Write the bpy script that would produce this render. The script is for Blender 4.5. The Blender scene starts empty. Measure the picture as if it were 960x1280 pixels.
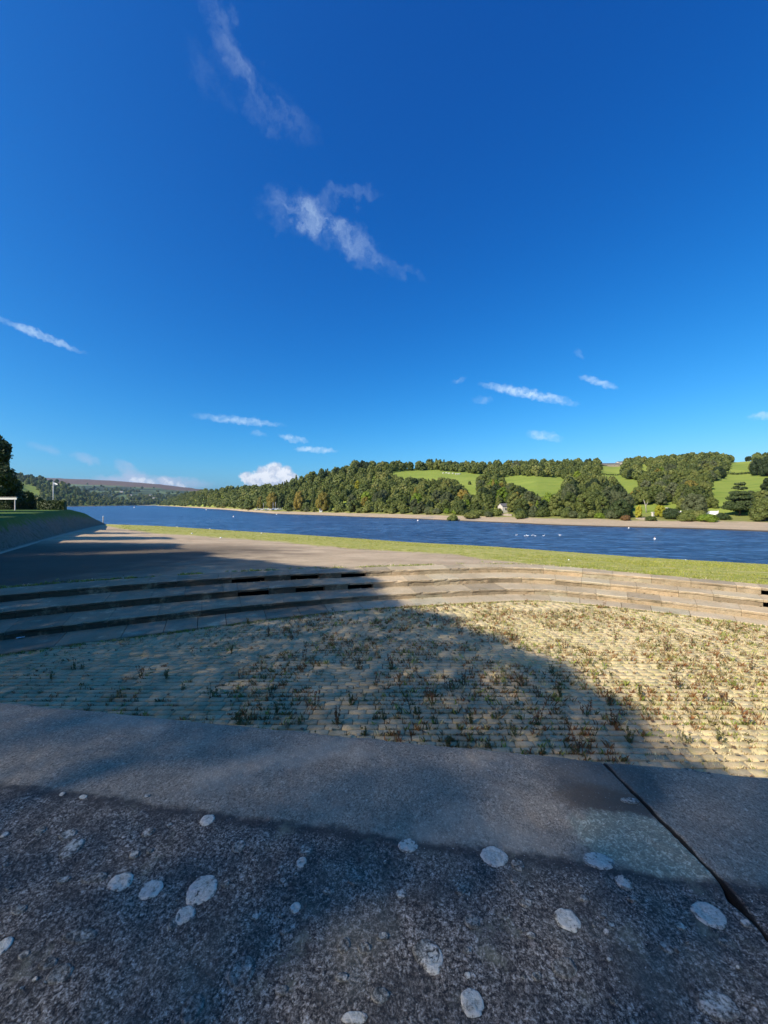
import bpy, math, random
import numpy as np
from mathutils import Vector, noise as mn
rad = math.radians
RNG = np.random.default_rng(7)
random.seed(7)
SC = bpy.context.scene
COL = SC.collection

# ------------------------------------------------------------------ camera
CZ = 2.5                       # the eye is 2.5 m above the paved basin floor
F = 480.0
cam_d = bpy.data.cameras.new('camera')
cam = bpy.data.objects.new('camera', cam_d); COL.objects.link(cam)
cam.location = (0, 0, CZ); cam.rotation_euler = (rad(90), 0, 0)
cam_d.sensor_fit = 'HORIZONTAL'; cam_d.sensor_width = 36; cam_d.lens = 18
cam_d.shift_y = -10 / 960
cam_d.clip_start = 0.02; cam_d.clip_end = 30000
SC.camera = cam

# ------------------------------------------------------------------ light
SUN_AZ, SUN_EL = 53.0, 37.0    # heading of the light (from +Y towards +X) and height
sd = bpy.data.lights.new('sun', 'SUN'); sd.energy = 5.0; sd.angle = rad(0.6); sd.color = (1.0, .94, .82)
sun = bpy.data.objects.new('sun', sd); COL.objects.link(sun)
LD = Vector((math.sin(rad(SUN_AZ)) * math.cos(rad(SUN_EL)), math.cos(rad(SUN_AZ)) * math.cos(rad(SUN_EL)), -math.sin(rad(SUN_EL))))
sun.rotation_euler = LD.to_track_quat('-Z', 'Y').to_euler()
SC.view_settings.view_transform = 'Standard'; SC.view_settings.look = 'None'
SC.view_settings.gamma = 1; SC.view_settings.exposure = 0.27
SC.cycles.max_bounces = 6; SC.cycles.diffuse_bounces = 3; SC.cycles.glossy_bounces = 3
SC.cycles.transparent_max_bounces = 6; SC.cycles.volume_bounces = 0
SC.cycles.caustics_reflective = False; SC.cycles.caustics_refractive = False

# ------------------------------------------------------------------ node helper
class N:
    def __init__(s, tree): s.t = tree
    def n(s, typ, **kw):
        nd = s.t.nodes.new(typ)
        ins = kw.pop('ins', {})
        for k, v in kw.items(): setattr(nd, k, v)
        for k, v in ins.items():
            if isinstance(v, bpy.types.NodeSocket): s.t.links.new(v, nd.inputs[k])
            else: nd.inputs[k].default_value = v
        return nd
    def m(s, op, a, b=0.0, c=0.0, clamp=False):
        nd = s.t.nodes.new('ShaderNodeMath'); nd.operation = op; nd.use_clamp = clamp
        for i, v in enumerate((a, b, c)):
            if isinstance(v, bpy.types.NodeSocket): s.t.links.new(v, nd.inputs[i])
            else: nd.inputs[i].default_value = v
        return nd.outputs[0]
    def dot(s, a, v):
        nd = s.t.nodes.new('ShaderNodeVectorMath'); nd.operation = 'DOT_PRODUCT'
        s.t.links.new(a, nd.inputs[0]); nd.inputs[1].default_value = v
        return nd.outputs['Value']
    def noise(s, vec, scale, detail=4, rough=.55, dist=0.0):
        nd = s.n('ShaderNodeTexNoise', ins={'Scale': scale, 'Detail': detail, 'Roughness': rough, 'Distortion': dist})
        if vec is not None: s.t.links.new(vec, nd.inputs['Vector'])
        return nd
    def ramp(s, fac, stops, interp='LINEAR'):
        nd = s.t.nodes.new('ShaderNodeValToRGB'); nd.color_ramp.interpolation = interp
        el = nd.color_ramp.elements
        while len(el) > 1: el.remove(el[-1])
        for i, (p, c) in enumerate(stops):
            e = el[0] if i == 0 else el.new(p)
            e.position = p; e.color = (c, c, c, 1) if isinstance(c, (int, float)) else (*c, 1)
        s.t.links.new(fac, nd.inputs[0]); return nd.outputs[0]
    def mix(s, fac, a, b, mode='MIX'):
        nd = s.t.nodes.new('ShaderNodeMix'); nd.data_type = 'RGBA'; nd.blend_type = mode
        for k, v in ((0, fac), (6, a), (7, b)):
            if isinstance(v, bpy.types.NodeSocket): s.t.links.new(v, nd.inputs[k])
            elif k == 0: nd.inputs[0].default_value = v
            else: nd.inputs[k].default_value = (*v, 1)
        return nd.outputs[2]
    def remap(s, v, a, b, c=0.0, d=1.0, smooth=True):
        nd = s.t.nodes.new('ShaderNodeMapRange'); nd.interpolation_type = 'SMOOTHSTEP' if smooth else 'LINEAR'
        s.t.links.new(v, nd.inputs[0])
        for i, x in enumerate((a, b, c, d)): nd.inputs[i + 1].default_value = x
        return nd.outputs[0]

# ------------------------------------------------------------------ sky
def dirpx(x, y):
    return Vector(((x - 480) / F, 1.0, (630 - y) / F)).normalized()
W = bpy.data.worlds.new('World'); SC.world = W; W.use_nodes = True
wt = W.node_tree; wt.nodes.clear(); w = N(wt)
sky = w.n('ShaderNodeTexSky', sky_type='NISHITA', sun_disc=False, sun_elevation=rad(SUN_EL), sun_rotation=rad(180 + SUN_AZ),
          altitude=200, air_density=1.0, dust_density=1.0, ozone_density=1.0)
SKY_GAIN = (1.40, 1.16, 1.36); SKY_POW = (2.5, 1.30, 0.905)
sep = w.n('ShaderNodeSeparateColor', ins={0: sky.outputs[0]})
ch = []
for i in range(3):
    # a deeper, more saturated clear-day blue over the whole dome
    v = w.m('MULTIPLY', sep.outputs[i], 0.1)
    v = w.m('POWER', v, SKY_POW[i]); v = w.m('MULTIPLY', v, 10 * SKY_GAIN[i]); ch.append(v)
skyc = w.n('ShaderNodeCombineColor', ins={0: ch[0], 1: ch[1], 2: ch[2]}).outputs[0]
tc = w.n('ShaderNodeTexCoord').outputs['Generated']
def offset_dir(scale, amp, detail):
    nz = w.noise(tc, scale, detail, .6)
    a = w.n('ShaderNodeVectorMath', operation='SUBTRACT', ins={0: nz.outputs['Color'], 1: (.5, .5, .5)}).outputs[0]
    a = w.n('ShaderNodeVectorMath', operation='SCALE', ins={0: a, 'Scale': amp}).outputs[0]
    return w.n('ShaderNodeVectorMath', operation='ADD', ins={0: tc, 1: a}).outputs[0]
d_fine = offset_dir(70, .022, 5)
d_mid = offset_dir(22, .09, 6)
d_big = offset_dir(9, .30, 7)
wisp = w.noise(d_mid, 26, 8, .62).outputs['Fac']
fib = w.noise(d_fine, 60, 6, .65).outputs['Fac']
wisp_big = w.noise(d_big, 10, 9, .6).outputs['Fac']
# (x0,y0)-(x1,y1) half width, opacity, kind
CLOUDS = [
 (-12, 394, 106, 441, 6, .42, 'f'), (600, 480, 722, 505, 7, .62, 'f'), (726, 471, 772, 485, 5, .42, 'f'), (720, 438, 728, 446, 4, .12, 'f'),
 (238, 519, 356, 532, 6, .42, 'f'), (350, 545, 384, 552, 5, .5, 'f'), (368, 561, 421, 564, 4.5, .62, 'f'),
 (662, 542, 700, 548, 7, .5, 'f'), (938, 522, 975, 518, 5, .4, 'f'), (565, 478, 580, 474, 4, .15, 'f'), (592, 500, 615, 500, 5, .15, 'f'),
 (315, 541, 332, 543, 4, .2, 'f'),
 (350, 250, 484, 330, 25, .22, 'm'), (338, 260, 420, 280, 24, .14, 'm'), (385, 246, 480, 242, 9, .11, 'm'), (475, 320, 530, 345, 7, .07, 'm'),
 (262, -15, 310, 100, 20, .11, 'm'), (290, 90, 380, 165, 24, .10, 'm'), (240, 70, 280, 130, 18, .04, 'm'),
]
GREY = [(95, 569, 120, 577, 7, .22, 'f'), (70, 566, 60, 560, 6, .06, 'f'), (150, 580, 178, 600, 10, .40, 'f'), (95, 602, 262, 605, 11, .62, 'f'), (40, 556, 66, 563, 7, .10, 'f')]
def blob(x0, y0, x1, y1, hw, dsock):
    A, B = dirpx(x0, y0), dirpx(x1, y1); C = (A + B).normalized()
    T = (B - A).normalized(); Nn = C.cross(T).normalized()
    k = C.length; cc = ((A + B) / 2).length
    half = (B - A).length / 2 + hw / F * .7
    dc = w.m('MAXIMUM', w.dot(tc, C), 1e-3)
    a = w.m('DIVIDE', w.dot(dsock, T), w.m('MULTIPLY', dc, half))
    m_ = dirpx((x0 + x1) / 2, (y0 + y1) / 2); hwd = hw / F * m_.y
    b = w.m('DIVIDE', w.dot(dsock, Nn), w.m('MULTIPLY', dc, hwd))
    r = w.m('ADD', w.m('POWER', w.m('ABSOLUTE', a), 2.0), w.m('MULTIPLY', b, b))
    front = w.m('GREATER_THAN', w.dot(tc, C), .2)
    return w.m('MULTIPLY', w.m('SUBTRACT', 1.0, r, clamp=True), front)
tot = None
for x0, y0, x1, y1, hw, op, kind in CLOUDS:
    v = blob(x0, y0, x1, y1, hw, d_fine if kind == 'f' else d_mid)
    if kind == 'm':
        v = w.m('MULTIPLY', w.m('POWER', v, 1.1), w.remap(wisp, .30, .78, 0, 1.15))
    else:
        v = w.m('MULTIPLY', w.m('POWER', v, 1.2), w.remap(fib, .34, .62, .35, 1.15))
    v = w.m('MULTIPLY', v, op)
    tot = v if tot is None else w.m('ADD', tot, v)
tot = w.m('MINIMUM', tot, 1.0)
gr = None
for x0, y0, x1, y1, hw, op, kind in GREY:
    v = w.m('MULTIPLY', blob(x0, y0, x1, y1, hw, d_fine), op * 1.6)
    gr = v if gr is None else w.m('ADD', gr, v)
gr = w.m('MULTIPLY', w.m('MINIMUM', gr, .75), w.remap(w.noise(tc, 30, 5).outputs['Fac'], .3, .6, .5, 1))
cu = None
CUM = [(318, 600, 12), (330, 595, 14), (343, 590, 14), (357, 593, 12), (366, 597, 8), (308, 598, 8), (337, 604, 16), (355, 604, 14),
       (168, 600, 6), (176, 603, 6), (203, 600, 6), (211, 604, 5), (190, 606, 8), (226, 608, 6)]
cumd = offset_dir(55, .035, 6)
for x0, y0, r_ in CUM:
    dd = dirpx(x0, y0)
    dist = w.m('SUBTRACT', 1.0, w.dot(w.n('ShaderNodeVectorMath', operation='NORMALIZE', ins={0: cumd}).outputs[0], dd))
    rr = (r_ / F * dd.y) ** 2 / 2
    v = w.m('SUBTRACT', 1.15, w.m('DIVIDE', dist, rr), clamp=True)
    if x0 < 300: v = w.m('MULTIPLY', v, .62)
    cu = v if cu is None else w.m('MAXIMUM', cu, v)
cu = w.remap(cu, .0, .95, 0, .97)
skyc = w.mix(tot, skyc, (6.6, 8.4, 9.9))
skyc = w.mix(gr, skyc, (5.0, 5.6, 7.4))
skyc = w.mix(cu, skyc, w.mix(w.remap(w.noise(cumd, 38, 6, .6).outputs['Fac'], .40, .58), (5.6, 6.3, 7.6), (8.8, 9.1, 9.6)))
bg = w.n('ShaderNodeBackground', ins={'Color': skyc, 'Strength': 0.10})
wo = w.n('ShaderNodeOutputWorld', ins={'Surface': bg.outputs[0]})
W.cycles.sampling_method = 'MANUAL'; W.cycles.sample_map_resolution = 512

# ------------------------------------------------------------------ mesh and object helpers
def mesh(name, V, Fc, mats=None, smooth=False, attr=None, midx=None):
    me = bpy.data.meshes.new(name)
    V = np.asarray(V, dtype=np.float32)
    if isinstance(Fc, np.ndarray):
        k = Fc.shape[1]; nf = len(Fc)
        me.vertices.add(len(V)); me.vertices.foreach_set('co', V.ravel())
        me.loops.add(nf * k); me.loops.foreach_set('vertex_index', Fc.astype(np.int32).ravel())
        me.polygons.add(nf); me.polygons.foreach_set('loop_start', np.arange(0, nf * k, k, dtype=np.int32))
        me.update(calc_edges=True)
    else:
        me.from_pydata(V.tolist(), [], [list(f) for f in Fc])
    if smooth: me.polygons.foreach_set('use_smooth', np.ones(len(me.polygons), dtype=bool))
    if attr:
        for k, a in attr.items():
            a = np.asarray(a, dtype=np.float32)
            if a.ndim == 1:
                at = me.attributes.new(k, 'FLOAT', 'POINT'); at.data.foreach_set('value', a)
            else:
                at = me.attributes.new(k, 'FLOAT_COLOR', 'POINT')
                at.data.foreach_set('color', np.concatenate([a, np.ones((len(a), 1), np.float32)], 1).ravel())
    if mats:
        for m_ in (mats if isinstance(mats, (list, tuple)) else [mats]): me.materials.append(m_)
    if midx is not None: me.polygons.foreach_set('material_index', np.asarray(midx, dtype=np.int32))
    me.validate(); me.update()
    return me
def obj(name, me, parent=None, loc=None, rot=None, scale=None, **props):
    o = bpy.data.objects.new(name, me); COL.objects.link(o)
    if parent: o.parent = parent
    if loc is not None: o.location = loc
    if rot is not None: o.rotation_euler = rot if hasattr(rot, '__len__') else (0, 0, rot)
    if scale is not None: o.scale = scale if hasattr(scale, '__len__') else (scale,) * 3
    for k, v in props.items(): o[k] = v
    return o
def thing(name, label, cat, loc, rz=0, group=None, scale=None):
    o = obj(name, None, None, loc, rz, scale, label=label, category=cat)
    if group: o['group'] = group
    o.empty_display_size = .2
    return o
def dup(root, loc, rz=0, scale=None, label=None, group=None):
    r = root.copy(); COL.objects.link(r); r.location = loc; r.rotation_euler = (0, 0, rz)
    if scale is not None: r.scale = scale if hasattr(scale, '__len__') else (scale,) * 3
    if label: r['label'] = label
    if group: r['group'] = group
    for c in root.children:
        k = c.copy(); COL.objects.link(k); k.parent = r
        for g in c.children:
            q = g.copy(); COL.objects.link(q); q.parent = k
    return r
class MB:
    """collects simple shapes and makes one mesh of them"""
    def __init__(s): s.V = []; s.F = []
    def add(s, V, Fc):
        o = len(s.V); s.V += [tuple(v) for v in V]; s.F += [tuple(i + o for i in f) for f in Fc]; return s
    def box(s, x0, x1, y0, y1, z0, z1):
        V = [(x0, y0, z0), (x1, y0, z0), (x1, y1, z0), (x0, y1, z0), (x0, y0, z1), (x1, y0, z1), (x1, y1, z1), (x0, y1, z1)]
        return s.add(V, [(0, 3, 2, 1), (4, 5, 6, 7), (0, 1, 5, 4), (1, 2, 6, 5), (2, 3, 7, 6), (3, 0, 4, 7)])
    def tube(s, pts, rs, n=8):
        pts = [Vector(p) for p in pts]; V = []; Fc = []
        for i, p in enumerate(pts):
            d = (pts[min(i + 1, len(pts) - 1)] - pts[max(i - 1, 0)]).normalized()
            a = d.cross(Vector((0.13, 1, .07)))
            if a.length < .1: a = d.cross(Vector((1, 0, 0)))
            a.normalize(); b = d.cross(a)
            for k in range(n):
                t = 2 * math.pi * k / n; V.append(p + (a * math.cos(t) + b * math.sin(t)) * rs[i])
        for i in range(len(pts) - 1):
            for k in range(n):
                Fc.append((i * n + k, i * n + (k + 1) % n, (i + 1) * n + (k + 1) % n, (i + 1) * n + k))
        Fc.append(tuple(range(n - 1, -1, -1))); Fc.append(tuple(range((len(pts) - 1) * n, len(pts) * n)))
        return s.add(V, Fc)
    def ball(s, c, r, n=8, m=6):
        r = r if hasattr(r, '__len__') else (r, r, r); V = []; Fc = []
        for i in range(m + 1):
            ph = math.pi * i / m
            for k in range(n):
                t = 2 * math.pi * k / n
                V.append((c[0] + r[0] * math.sin(ph) * math.cos(t), c[1] + r[1] * math.sin(ph) * math.sin(t), c[2] + r[2] * math.cos(ph)))
        for i in range(m):
            for k in range(n): Fc.append((i * n + k, (i + 1) * n + k, (i + 1) * n + (k + 1) % n, i * n + (k + 1) % n))
        return s.add(V, Fc)
    def mesh(s, name, mat, smooth=False): return mesh(name, s.V, s.F, mat, smooth)

# ------------------------------------------------------------------ materials
def newmat(name):
    m_ = bpy.data.materials.new(name); m_.use_nodes = True
    t = m_.node_tree; t.nodes.clear(); n = N(t)
    out = n.n('ShaderNodeOutputMaterial'); b = n.n('ShaderNodeBsdfPrincipled'); t.links.new(b.outputs[0], out.inputs[0])
    return m_, n, b, out
def setc(n, b, col=None, rough=None, normal=None, spec=None):
    for k, v in (('Base Color', col), ('Roughness', rough), ('Normal', normal), ('Specular IOR Level', spec)):
        if v is None: continue
        if isinstance(v, bpy.types.NodeSocket): n.t.links.new(v, b.inputs[k])
        else: b.inputs[k].default_value = (*v, 1) if k == 'Base Color' else v
def bump(n, h, dist, strength=1.0, normal=None):
    nd = n.n('ShaderNodeBump', ins={'Height': h, 'Distance': dist, 'Strength': strength})
    if normal is not None: n.t.links.new(normal, nd.inputs['Normal'])
    return nd.outputs[0]
def gpos(n): return n.n('ShaderNodeNewGeometry').outputs['Position']
def attr(n, name, out='Fac'): return n.n('ShaderNodeAttribute', attribute_name=name).outputs[out]
def orand(n): return n.n('ShaderNodeObjectInfo').outputs['Random']

def plain(name, col, rough=.6, spec=.3, var=.12, scale=3.0):
    m_, n, b, o = newmat(name)
    p = gpos(n); nz = n.noise(p, scale, 4).outputs['Fac']
    c = n.mix(nz, tuple(x * (1 - var) for x in col), tuple(min(1, x * (1 + var)) for x in col))
    setc(n, b, c, rough, None, spec); return m_

def stone(name, lo, hi, dark, scale=1.0, rough=.8, moss=None, moss_amt=.5, carpet_=False, arm_shade=False):
    m_, n, b, o = newmat(name)
    p = gpos(n); r = orand(n)
    pv = n.n('ShaderNodeVectorMath', operation='ADD', ins={0: p}).outputs[0]
    big = n.noise(p, 1.6 * scale, 5, .6).outputs['Fac']
    fine = n.noise(p, 38 * scale, 5, .65).outputs['Fac']
    grit = n.noise(p, 160 * scale, 3, .6).outputs['Fac']
    c = n.mix(n.ramp(big, [(.3, 0.0), (.7, 1.0)]), lo, hi)
    c = n.mix(n.remap(fine, .46, .72, 0, .62), c, dark)
    c = n.mix(n.remap(grit, .35, .7, 0, .35), c, tuple(min(1, x * 1.5) for x in hi))
    tint = n.ramp(r, [(0, (.62, .60, .58)), (.25, (1.0, .98, .95)), (.5, (.82, .80, .76)), (.75, (1.12, 1.04, .95)), (1, (.86, .92, .93))])
    if carpet_: tint = n.ramp(r, [(0, (.84, .83, .81)), (.4, (1.0, .98, .95)), (.7, (1.06, 1.0, .94)), (1, (.92, .93, .92))])
    c = n.mix(1.0, c, tint, 'MULTIPLY')
    if moss:
        mz = n.noise(p, 3.1 * scale, 6, .68).outputs['Fac']
        c = n.mix(n.remap(mz, .62 - .12 * moss_amt, .78, 0, .8), c, moss)
    if carpet_:                                # dry moss felted over the stones, thick in the open part of the basin
        sx = n.n('ShaderNodeSeparateXYZ', ins={0: p})
        open_ = n.m('ADD', n.m('MULTIPLY', sx.outputs[1], .62), n.m('ADD', sx.outputs[0], n.m('MULTIPLY', n.m('SUBTRACT', n.noise(p, .9, 5, .65).outputs['Fac'], .5), 4.5)))
        mc = n.ramp(n.noise(p, 2.2, 6, .7).outputs['Fac'], [(.32, (.32, .31, .09)), (.47, (.58, .49, .23)), (.58, (.70, .58, .32)), (.7, (.44, .28, .13))])
        amt = n.m('MULTIPLY', n.remap(open_, 4.6, 6.6, 0, .85), n.remap(n.noise(p, 14, 5, .7).outputs['Fac'], .38, .58))
        c = n.mix(amt, c, mc)
    if arm_shade:                                  # shade on the left-hand arm of the steps painted in as patchy black growth
        al = n.m('MULTIPLY', n.remap(n.n('ShaderNodeSeparateXYZ', ins={0: p}).outputs[0], .5, -2.5, 0, .85 if arm_shade is True else arm_shade), n.remap(n.noise(p, 2.2, 6, .7).outputs['Fac'], .30, .48))
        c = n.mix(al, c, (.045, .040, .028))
    h = n.m('ADD', n.m('MULTIPLY', fine, .7), n.m('MULTIPLY', grit, .3))
    setc(n, b, c, rough, bump(n, h, (.004 if carpet_ else .012) / scale, .9), .25)
    return m_
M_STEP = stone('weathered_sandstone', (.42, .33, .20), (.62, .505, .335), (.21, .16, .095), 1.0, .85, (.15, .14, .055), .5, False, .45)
M_RISER = stone('shade_stained_sandstone', (.27, .21, .13), (.47, .375, .245), (.085, .065, .04), 1.3, .9, (.050, .050, .020), .9, False, True)  # darker stone for the risers: their shade and black dirt both in the colour
M_SETT = stone('worn_sett', (.40, .30, .165), (.62, .48, .28), (.24, .18, .105), 1.0, .85, (.20, .19, .065), .7, True)
M_VOID = plain('void_dark', (.012, .011, .010), .9, .1)  # near-black step core, stands in for the darkness inside the drain openings

def mat_coping():
    m_, n, b, o = newmat('coping_gritstone')
    p = gpos(n)
    mp = n.n('ShaderNodeMapping', ins={'Vector': p, 'Rotation': (0, 0, rad(9)), 'Scale': (1, 1, 1)}).outputs[0]
    side = attr(n, 'ridge')                    # 0 near worn half, 1 far smoother half
    edgew = n.noise(p, 30, 5, .7).outputs['Fac']
    sd_ = n.m('ADD', side, n.m('MULTIPLY', n.m('SUBTRACT', edgew, .5), .30))
    sm = n.remap(sd_, .45, .55)
    big = n.noise(mp, 5.5, 6, .62).outputs['Fac']
    mid = n.noise(mp, 26, 6, .66).outputs['Fac']
    g1 = n.noise(mp, 195, 4, .74, .4).outputs['Fac']
    g2 = n.noise(mp, 430, 3, .7).outputs['Fac']
    g3 = n.noise(n.n('ShaderNodeMapping', ins={'Vector': mp, 'Scale': (1.0, .6, 1)}).outputs[0], 260, 4, .85, .8).outputs['Fac']
    vor = n.n('ShaderNodeTexVoronoi', ins={'Vector': mp, 'Scale': 310.0}); vd = vor.outputs['Distance']; vc = vor.outputs['Color']
    gs = n.m('ADD', n.m('MULTIPLY', g1, .6), n.m('MULTIPLY', g2, .4))
    # near half: dark grit with tan grains and black crust
    near = n.ramp(gs, [(.41, (.018, .015, .012)), (.465, (.09, .070, .047)), (.52, (.25, .195, .135)), (.575, (.52, .43, .31)), (.66, (.88, .77, .60))])
    near = n.mix(n.remap(mid, .38, .58, .55, 0), near, (.040, .034, .026))
    near = n.mix(n.remap(big, .52, .68, 0, .35), near, (.22, .20, .13))
    near = n.mix(n.remap(n.m('ADD', vd, n.m('MULTIPLY', g1, .3)), .20, .36, .28, 0), near, (.46, .38, .27))
    # far half: weathered, pale flecks; brighter for sky sheen put into its colour
    far = n.ramp(n.m('ADD', n.m('MULTIPLY', gs, .45), n.m('MULTIPLY', g3, .55)), [(.40, (.10, .08, .052)), (.47, (.30, .24, .16)), (.53, (.47, .385, .265)), (.59, (.78, .66, .48)), (.68, (.95, .84, .66))])
    far = n.mix(n.remap(mid, .35, .62, .38, 0), far, (.22, .18, .125))
    far = n.mix(n.remap(big, .50, .68, 0, .45), far, (.62, .53, .38))
    near = n.mix(1.0, near, (.86, .88, .92), 'MULTIPLY'); far = n.mix(1.0, far, (.84, .80, .78), 'MULTIPLY')
    c = n.mix(sm, near, far)
    # dark line along the ridge
    rl = n.m('ABSOLUTE', n.m('SUBTRACT', sd_, .47))
    c = n.mix(n.remap(rl, .0, .13, .80, 0), c, (.050, .042, .032))
    # right-hand patch: pale pitted crust, brown stain above it
    sx = n.n('ShaderNodeSeparateXYZ', ins={0: p})
    def ell(cx, cy, rx, ry, rot=0.0, soft=.25, w_=.35):
        dx = n.m('SUBTRACT', sx.outputs[0], cx); dy = n.m('SUBTRACT', sx.outputs[1], cy)
        ca, sa = math.cos(rot), math.sin(rot)
        a = n.m('ADD', n.m('MULTIPLY', dx, ca / rx), n.m('MULTIPLY', dy, sa / rx))
        e = n.m('ADD', n.m('MULTIPLY', dx, -sa / ry), n.m('MULTIPLY', dy, ca / ry))
        r = n.m('SQRT', n.m('ADD', n.m('MULTIPLY', a, a), n.m('MULTIPLY', e, e)))
        r = n.m('ADD', r, n.m('MULTIPLY', n.m('SUBTRACT', edgew, .5), w_ * 2))
        return n.remap(r, 1 - soft, 1 + soft, 1, 0)
    left_of_joint = n.m('LESS_THAN', sx.outputs[0], .489)
    dk = n.m('MULTIPLY', ell(.455, .800, .12, .10, 0, .3), sm)
    c = n.mix(n.m('MULTIPLY', dk, .62), c, (.075, .065, .050))
    br = n.m('MULTIPLY', ell(.425, .725, .095, .045, -.2, .3), left_of_joint)
    c = n.mix(n.m('MULTIPLY', br, .85), c, (.12, .082, .048))
    pt = n.m('MULTIPLY', ell(.430, .628, .110, .066, -.25, .12), left_of_joint)
    ptc = n.ramp(n.noise(mp, 150, 4, .75, 1.2).outputs['Fac'], [(.40, (.26, .225, .14)), (.53, (.42, .36, .22)), (.60, (.80, .70, .46)), (.7, (.92, .82, .56))])
    c = n.mix(n.m('MULTIPLY', pt, .92), c, n.mix(1.0, ptc, (.92, .95, .95), 'MULTIPLY'))
    # faint greenish lichen films
    gf = n.noise(p, 13, 7, .7).outputs['Fac']
    c = n.mix(n.m('MULTIPLY', n.remap(gf, .58, .72, 0, .5), n.m('SUBTRACT', 1, sm)), c, (.30, .28, .17))
    # white grain specks
    sp = n.noise(mp, 330, 2, .5).outputs['Fac']
    c = n.mix(n.remap(sp, .68, .76, 0, .7), c, (.85, .76, .60))
    c = n.mix(n.remap(attr(n, 'joint'), .10, .75, 0, .94), c, (.012, .011, .010))   # black dirt fills the open joint
    h = n.m('ADD', n.m('MULTIPLY', g1, .55), n.m('ADD', n.m('MULTIPLY', g2, .25), n.m('MULTIPLY', mid, .5)))
    setc(n, b, c, .72, bump(n, h, .0034, 1.0), .35)
    return m_
M_COPE = mat_coping()
def mat_lichen():
    m_, n, b, o = newmat('crustose_lichen')
    p = gpos(n); r = attr(n, 'rim'); k = attr(n, 'pale')
    g = n.noise(p, 240, 5, .7).outputs['Fac']; g2 = n.noise(p, 75, 4, .6).outputs['Fac']
    c = n.ramp(n.m('ADD', n.m('MULTIPLY', g, .75), n.m('MULTIPLY', g2, .25)), [(.36, (.40, .34, .24)), (.48, (.74, .66, .50)), (.62, (.92, .84, .68))])
    c = n.mix(n.remap(r, .45, .95, .0, .6), c, (.88, .80, .64))
    dk = n.ramp(g, [(.40, (.04, .038, .032)), (.5, (.17, .155, .12)), (.62, (.46, .42, .33))])
    cov = n.m('ADD', n.m('MULTIPLY', k, .85), n.m('SUBTRACT', n.m('MULTIPLY', n.m('SUBTRACT', n.noise(p, 110, 6, .78).outputs['Fac'], .5), 3.4), n.m('MULTIPLY', n.m('POWER', r, 5.0), .50)))
    c = n.mix(n.remap(cov, .12, .62, .05, 1), dk, c)
    c = n.mix(1.0, c, (.86,) * 3, 'MULTIPLY')
    setc(n, b, c, .85, bump(n, g, .003, 1), .2); return m_
M_LICHEN = mat_lichen()

def mat_leaf(name, stops, tone_attr=False, nscale=.5):
    m_, n, b, o = newmat(name)
    p = n.n('ShaderNodeTexCoord').outputs['Object'] if not tone_attr else gpos(n)
    r = attr(n, 'tone') if tone_attr else orand(n)
    nz = n.noise(p, nscale, 3, .6).outputs['Fac']
    f = n.m('ADD', n.m('MULTIPLY', r, .72), n.m('MULTIPLY', n.m('SUBTRACT', nz, .36), 1.0))
    c = n.ramp(f, stops)
    setc(n, b, c, .55, None, .25)
    t = n.n('ShaderNodeBsdfTranslucent', ins={'Color': n.mix(1.0, c, (1.0, 1.0, .55), 'MULTIPLY')})
    mx = n.n('ShaderNodeMixShader', ins={0: .28, 1: b.outputs[0], 2: t.outputs[0]})
    n.t.links.new(mx.outputs[0], o.inputs[0]); return m_
G_STOPS = [(0, (.080, .108, .028)), (.3, (.120, .150, .036)), (.55, (.165, .195, .046)), (.8, (.21, .23, .058)), (1, (.26, .26, .075))]
M_LEAF = mat_leaf('broadleaf_foliage', G_STOPS)
M_LEAF_FAR = mat_leaf('far_foliage', G_STOPS, True, .05)
M_LEAF_DARK = mat_leaf('dark_foliage', [(0, (.034, .054, .018)), (.5, (.056, .082, .026)), (1, (.085, .115, .034))])
M_LEAF_YEL = mat_leaf('yellow_foliage', [(0, (.33, .33, .03)), (.5, (.45, .42, .04)), (1, (.52, .47, .06))])
M_LEAF_LIME = mat_leaf('lime_foliage', [(0, (.13, .20, .02)), (.5, (.21, .29, .03)), (1, (.28, .35, .04))])
M_LEAF_OCH = mat_leaf('ochre_foliage', [(0, (.20, .18, .035)), (.5, (.29, .24, .045)), (1, (.36, .27, .055))])
M_LEAF_RUS = mat_leaf('russet_foliage', [(0, (.12, .07, .03)), (.5, (.19, .105, .04)), (1, (.22, .13, .05))])
M_LEAF_GREY = mat_leaf('greygreen_foliage', [(0, (.085, .105, .042)), (.5, (.13, .15, .062)), (1, (.18, .195, .09))])
M_LEAF_SUN = mat_leaf('translucent_foliage', [(0, (.10, .13, .035)), (.5, (.14, .17, .045)), (1, (.19, .20, .06))])
for nd in M_LEAF_SUN.node_tree.nodes:
    if nd.type == 'MIX_SHADER': nd.inputs[0].default_value = .45
M_BARK = plain('bark', (.09, .07, .05), .9, .1, .3, 2)
M_PALE = plain('bleached_wood', (.42, .38, .31), .8, .2, .2, 2)
M_WHITE = plain('white_paint', (.80, .80, .78), .5, .4, .04, 2)
M_CREAM = plain('cream_render', (.62, .56, .46), .8, .2, .1, 1)
M_HSTONE = plain('house_stone', (.36, .30, .23), .9, .2, .2, .8)
M_SLATE = plain('slate', (.13, .125, .125), .7, .3, .2, .8)
M_GLASSD = plain('window_glass', (.02, .025, .03), .1, .6)
M_METAL = plain('grey_metal', (.45, .46, .47), .35, .6, .05)
M_BLUE = plain('blue_paint', (.05, .17, .42), .4, .5, .05)
M_COW = plain('pale_hide', (.72, .68, .60), .8, .2, .06)
M_FEATHER = plain('white_feathers', (.80, .80, .79), .7, .2, .03)
M_ORANGE = plain('orange_plastic', (.7, .30, .06), .5, .4, .05)

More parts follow.
